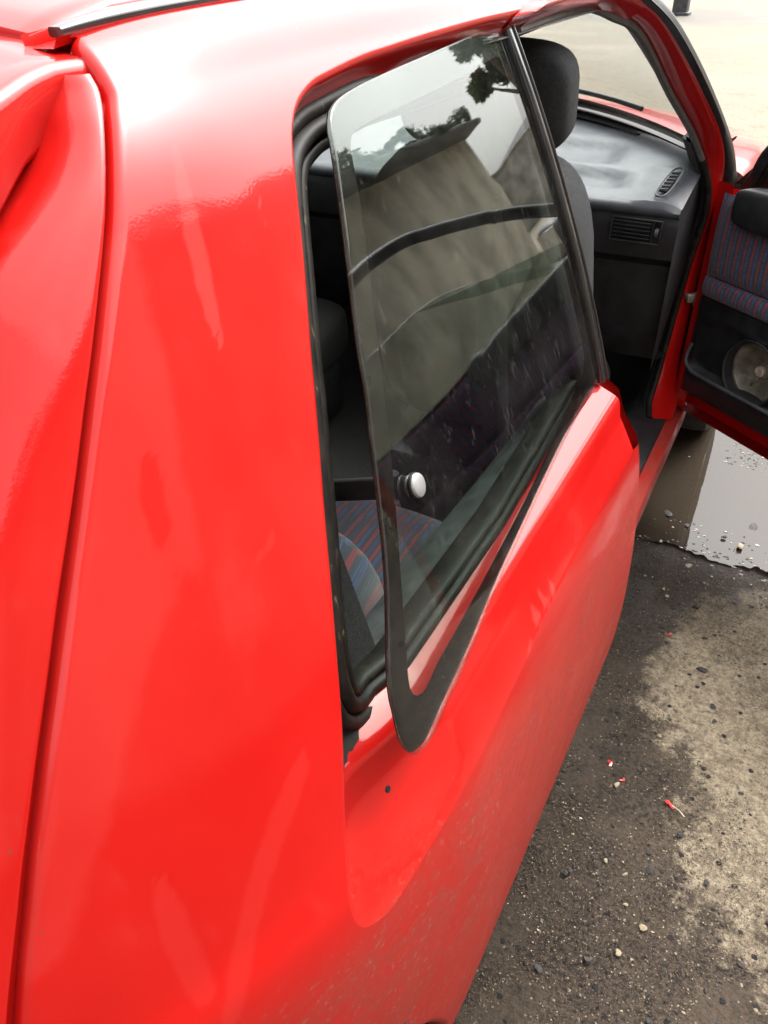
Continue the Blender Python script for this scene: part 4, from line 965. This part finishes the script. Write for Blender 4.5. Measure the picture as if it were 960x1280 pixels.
stone('c', .752, 1.012, .022, 'clump of wet mud rising from the puddle near the sill', 'clumps of mud in the puddle', name='mud_clump')
stone('c', .811, .974, .016, 'small round clump of wet mud in the bright part of the puddle', 'clumps of mud in the puddle', name='mud_clump')
stone('c', .985, 1.05, .020, 'flat clump of wet mud in the puddle under the open door', 'clumps of mud in the puddle', name='mud_clump')
many = 'small loose stones scattered on the ground'
for k in range(170):
    y = rng.uniform(-.6, .78); x = rng.uniform(.80, 1.32)
    p_ = rng.random() < .4; stone('p' if p_ else 'd', x, y, .0022+.0065*rng.random()**2, 'small pale pebble lying on the gritty ground beside the car' if p_ else 'small dark chipping lying on the gritty ground beside the car', 'pale pebbles scattered on the ground' if p_ else 'dark chippings scattered on the ground')
def fragment(x, y, rz, s, label):
    bm = bmesh.new(); add_box(bm, (0, 0, 0), (.017*s, .006*s, .002), None, .0007, 1); add_box(bm, (.006*s, .003*s, .0015), (.007*s, .009*s, .0018), Matrix.Rotation(.4, 3, 'X'), .0006, 1)
    o = bm_obj('plastic_fragment', bm, M_REDPL); o.location = (x, y, .004); o.rotation_euler = (.1, -.12, rz); tag(o, label, 'plastic fragment', 'red plastic fragments on the ground')
fragment(.836, .036, 1.7, 1, 'red plastic splinter on the ground nearest the car side')
fragment(.963, -.004, 2.5, 1.1, 'red plastic splinter with a pale straw beside it')
fragment(.866, .010, .4, .6, 'tiny red plastic crumb midway between two larger splinters')
fragment(.862, .48, .3, .6, 'tiny red plastic crumb close to the puddle')
sw = sweep('dry_straw', np.array([(.966, -.006, .006), (.980, -.012, .007), (.992, -.02, .005)]), circ(.0009, 5), plain('straw', (.5, .42, .28), .7)); tag(sw, 'short pale dry straw lying by a red splinter', 'straw')
def gravel():   # grit too fine to pick apart
    def field(n, x0, x1, y0, y1, r0, r1, big, pw):
        x = rng.uniform(x0, x1, n); y = rng.uniform(y0, y1, n); keep = ~((y > .78) & (((x-1.02)/.85)**2+((y-1.55)/.75)**2 < 1)) & (x > .60+.1*(y > 1.1)); x, y = x[keep], y[keep]; n = len(x)
        r = (r0+(r1-r0)*rng.random(n)**pw)*(1+big*(rng.random(n) < .04)); return x, y, r
    parts = [field(120000, .62, 1.42, -.75, .86, .0006, .0021, 1.3, 2.0), field(12000, .66, 3.2, .86, 3.2, .001, .004, 1.5, 2), field(9000, -4.5, 6, 3.0, 12, .004, .016, 1.2, 2.5)]
    x, y, r = (np.concatenate(q) for q in zip(*parts)); n = len(x)
    base = np.array([(0, 0, 1), (.9, .1, .35), (-.3, .85, .3), (-.5, -.75, .35), (.8, -.2, -.3), (-.35, .9, -.3), (-.6, -.8, -.3)], float)
    fs = np.array([(0, 1, 2), (0, 2, 3), (0, 3, 1), (1, 4, 5), (1, 5, 2), (2, 5, 6), (2, 6, 3), (3, 6, 4), (3, 4, 1)])
    a = rng.uniform(0, 6.28, n); ca, sa = np.cos(a)[:, None], np.sin(a)[:, None]; kk = rng.uniform(.6, 1.25, (n, 7)); b = base[None]*kk[..., None]
    V = np.stack([x[:, None]+r[:, None]*(b[..., 0]*ca-b[..., 1]*sa), y[:, None]+r[:, None]*(b[..., 0]*sa+b[..., 1]*ca)*.8, .0008+r[:, None]*.65*b[..., 2]], -1)
    F = (fs[None]+7*np.arange(n)[:, None, None]).reshape(-1, 3)
    me = bpy.data.meshes.new('gravel'); me.vertices.add(n*7); me.vertices.foreach_set('co', V.astype(np.float32).ravel())
    me.loops.add(len(F)*3); me.loops.foreach_set('vertex_index', F.astype(np.int32).ravel()); me.polygons.add(len(F)); me.polygons.foreach_set('loop_start', np.arange(0, len(F)*3, 3, dtype=np.int32)); me.update(calc_edges=True)
    dry = np.clip(1.4-np.sqrt(((x-.985)/.13)**2+((y-.42)/.26)**2), 0, 1)+np.clip(1.4-np.sqrt(((x-1.17)/.17)**2+((y-.2)/.46)**2), 0, 1)+(y > 2.9)
    tone = np.repeat(np.clip(dry*rng.uniform(.2, 1.3, n), 0, 1), 7); ca_ = me.color_attributes.new('dryness', 'FLOAT_COLOR', 'POINT'); ca_.data.foreach_set('color', np.stack([tone]*3+[np.ones(n*7)], -1).astype(np.float32).ravel())
    k = N('mixed_grit'); c = k.n('ShaderNodeNewGeometry').outputs['Random Per Island']; t = k.sep(k.n('ShaderNodeAttribute', attribute_name='dryness').outputs['Color'])[0]
    col = k.mix(k.ramp(c, .0, .75), (.016, .0115, .0085), (.108, .077, .052)); col = k.mix(k.math('MULTIPLY', t, .8), col, k.mix(k.ramp(c, .1, .8), (.10, .08, .056), (.36, .30, .22)))
    col = k.mix(k.ramp(c, .89, .92), col, (.27, .21, .135)); col = k.mix(k.ramp(c, .972, .98), col, (.44, .38, .28))
    o = link('gravel', me, k.done(k.pbsdf(Base_Color=col, Roughness=.75))); tag(o, 'fine grit scattered over the damp ground', None, kind='stuff')
gravel()
# floating specks on the water
def scum():
    V = []; F = []
    for _ in range(620):
        a = rng.uniform(0, 6.28); r = math.sqrt(rng.random()); x = 1.0+.75*r*math.cos(a); y = 1.5+.66*r*math.sin(a)
        u_ = rng.random()
        if u_ < .35: x = rng.uniform(.85, 1.15); y = rng.uniform(1.38, 1.62)
        elif u_ < .75: x = rng.uniform(.55, 1.5); y = .86+.14*rng.random()**2
        s = rng.uniform(.0015, .006); o = len(V); m_ = 6
        for k in range(m_): b = 6.28*k/m_; q = s*rng.uniform(.5, 1.1); V.append((x+q*math.cos(b), y+q*math.sin(b)*.7, -.0036+.0004*rng.random()))
        F.append(tuple(range(o, o+m_)))
    me = bpy.data.meshes.new('floating_debris'); me.from_pydata(V, [], F); me.update()
    k = N('floating_scum'); c = k.n('ShaderNodeNewGeometry').outputs['Random Per Island']; col = k.mix(k.ramp(c, .66, .70), (.03, .024, .018), (.45, .42, .38))
    o = link('floating_debris', me, k.done(k.pbsdf(Base_Color=col, Roughness=.7))); tag(o, 'specks of mud and foam floating on the puddle', None, kind='stuff')
scum()

# ------------------------------------------------------------------ what stands around (seen at the top edge and in the reflections)
pb = empty('concrete_bollard', 'dark grey post standing on the wet ground at the top edge behind the car nose', 'post', (-2.85, 19.9, 0))
box('shaft', (0, 0, .45), (.30, .30, .9), M_DGREY, pb, bev=.02); box('foot', (0, 0, .03), (.40, .40, .06), M_DGREY, pb, bev=.01)
def leaf_crown(name, mat, parent, centres, n, size, seed):
    r = np.random.default_rng(seed); V = np.zeros((n*4, 3)); 
    for i in range(n):
        c, rad = centres[r.integers(0, len(centres))]
        d = norm(r.normal(size=3)); p = np.array(c)+d*rad*r.uniform(.35, 1.05)*np.array([1, 1, .8])
        a = norm(r.normal(size=3)); b = norm(np.cross(a, r.normal(size=3))); s = size*r.uniform(.6, 1.3)
        V[4*i:4*i+4] = p+np.array([-a*s, b*s*.45, a*s, -b*s*.45])
    me = bpy.data.meshes.new(name); me.from_pydata(V.tolist(), [], np.arange(n*4).reshape(n, 4).tolist()); me.update()
    return link(name, me, mat, parent)
def tree(x, y, h, sp, label, mat, seed, group, lo=.38, big=1.0):
    r = random.Random(seed); t = empty('broadleaf_tree', label, 'tree', (x, y, 0), group)
    tk = sweep('trunk', np.array([(0, 0, 0), (.1, .05, h*.25), (.05, -.1, h*.5), (.15, 0, h*.8)]), circ(1, 8), M_BARK, t, up=(0, 1, 0), scale=np.array([.28, .2, .14, .05])*h/9)
    cen_ = []
    for k in range(11 if big == 1 else 16):
        a = r.uniform(0, 6.28); rr = sp*r.uniform(.25, .85); z = h*r.uniform(lo, .95); rr *= 1.15-abs(z/h-.55)
        c = (rr*math.cos(a), rr*math.sin(a), z); cen_.append((c, sp*r.uniform(.28, .48)))
        if k < 6: sweep('limb', np.array([(.05, 0, h*r.uniform(.25, .5)), (c[0]*.5, c[1]*.5, z*.85), c]), circ(1, 5), M_BARK, t, up=(.1, 1, .1), scale=np.array([.09, .06, .02])*h/9)
    leaf_crown('crown', mat, t, cen_, 3200, (.17*h/9+.05)*big, seed); return t
gt = 'trees standing around the yard'
def az(a, d): return d*math.sin(R(a)), d*math.cos(R(a))
spec = [(9.4, 18, 6.6, 1.0, 'slender loose tree standing alone ahead of the car', M_LEAF)]
for i, (a, d, h) in enumerate([(33, 17, 5.8), (42, 14.5, 6.4), (50, 13.5, 6.6), (60, 13, 6.7), (72, 13, 6.9), (86, 13, 6.6)]):
    spec.append((a, d, h, 2.3, 'broad leafy tree rising behind the roof of the cream outbuilding', M_LEAF2 if i % 2 else M_LEAF))
for i, (a, d, h, sp, lab, mt) in enumerate(spec):
    x, y = az(a, d); tree(x, y, h, sp, lab, mt, 40+i, gt if i else None,   .52 if i == 0 else .2, 1.0 if i == 0 else 1.5)
ob = empty('outbuilding', 'long low cream outbuilding with a dark roof along the side of the yard', 'outbuilding', (4.0, 4.5, 0))
box('wall', (2.0, 0, 1.42), (4.0, 17, 2.84), M_CREAM, ob, bev=.02)
rfm = bmesh.new(); add_box(rfm, (1.9, 0, 3.06), (4.7, 17.6, .10), Matrix.Rotation(R(-6), 3, 'Y'), .01, 1)
for k in range(88): add_box(rfm, (1.9, -8.7+k*.2, 3.125), (4.72, .05, .035), Matrix.Rotation(R(-6), 3, 'Y'), 0)
rfo = bm_obj('roof', rfm, M_DGREY, ob, False)
sweep('gutter', np.array([(-.48, -8.8, 2.81), (-.48, 8.8, 2.81)]), circ(.06, 10), M_DGREY, ob)
iv = leaf_crown('ivy', M_LEAF2, None, [((3.52+.08*math.sin(q*3), q, 2.93+.07*math.sin(q*1.7)), .13+.06*math.sin(q*2.3)) for q in np.arange(-3.8, 13, .16)], 5200, .045, 77); tag(iv, 'dark ivy creeping along the eaves of the cream outbuilding', 'ivy')
wl = empty('boundary_wall', 'grey concrete wall closing the far side of the yard', 'wall', (8, 24, 0))
box('wall_face', (0, 0, 1.2), (13, .2, 2.4), M_CONC, wl, bev=.02); box('coping', (0, 0, 2.44), (13, .3, .08), M_CONC, wl, bev=.02)
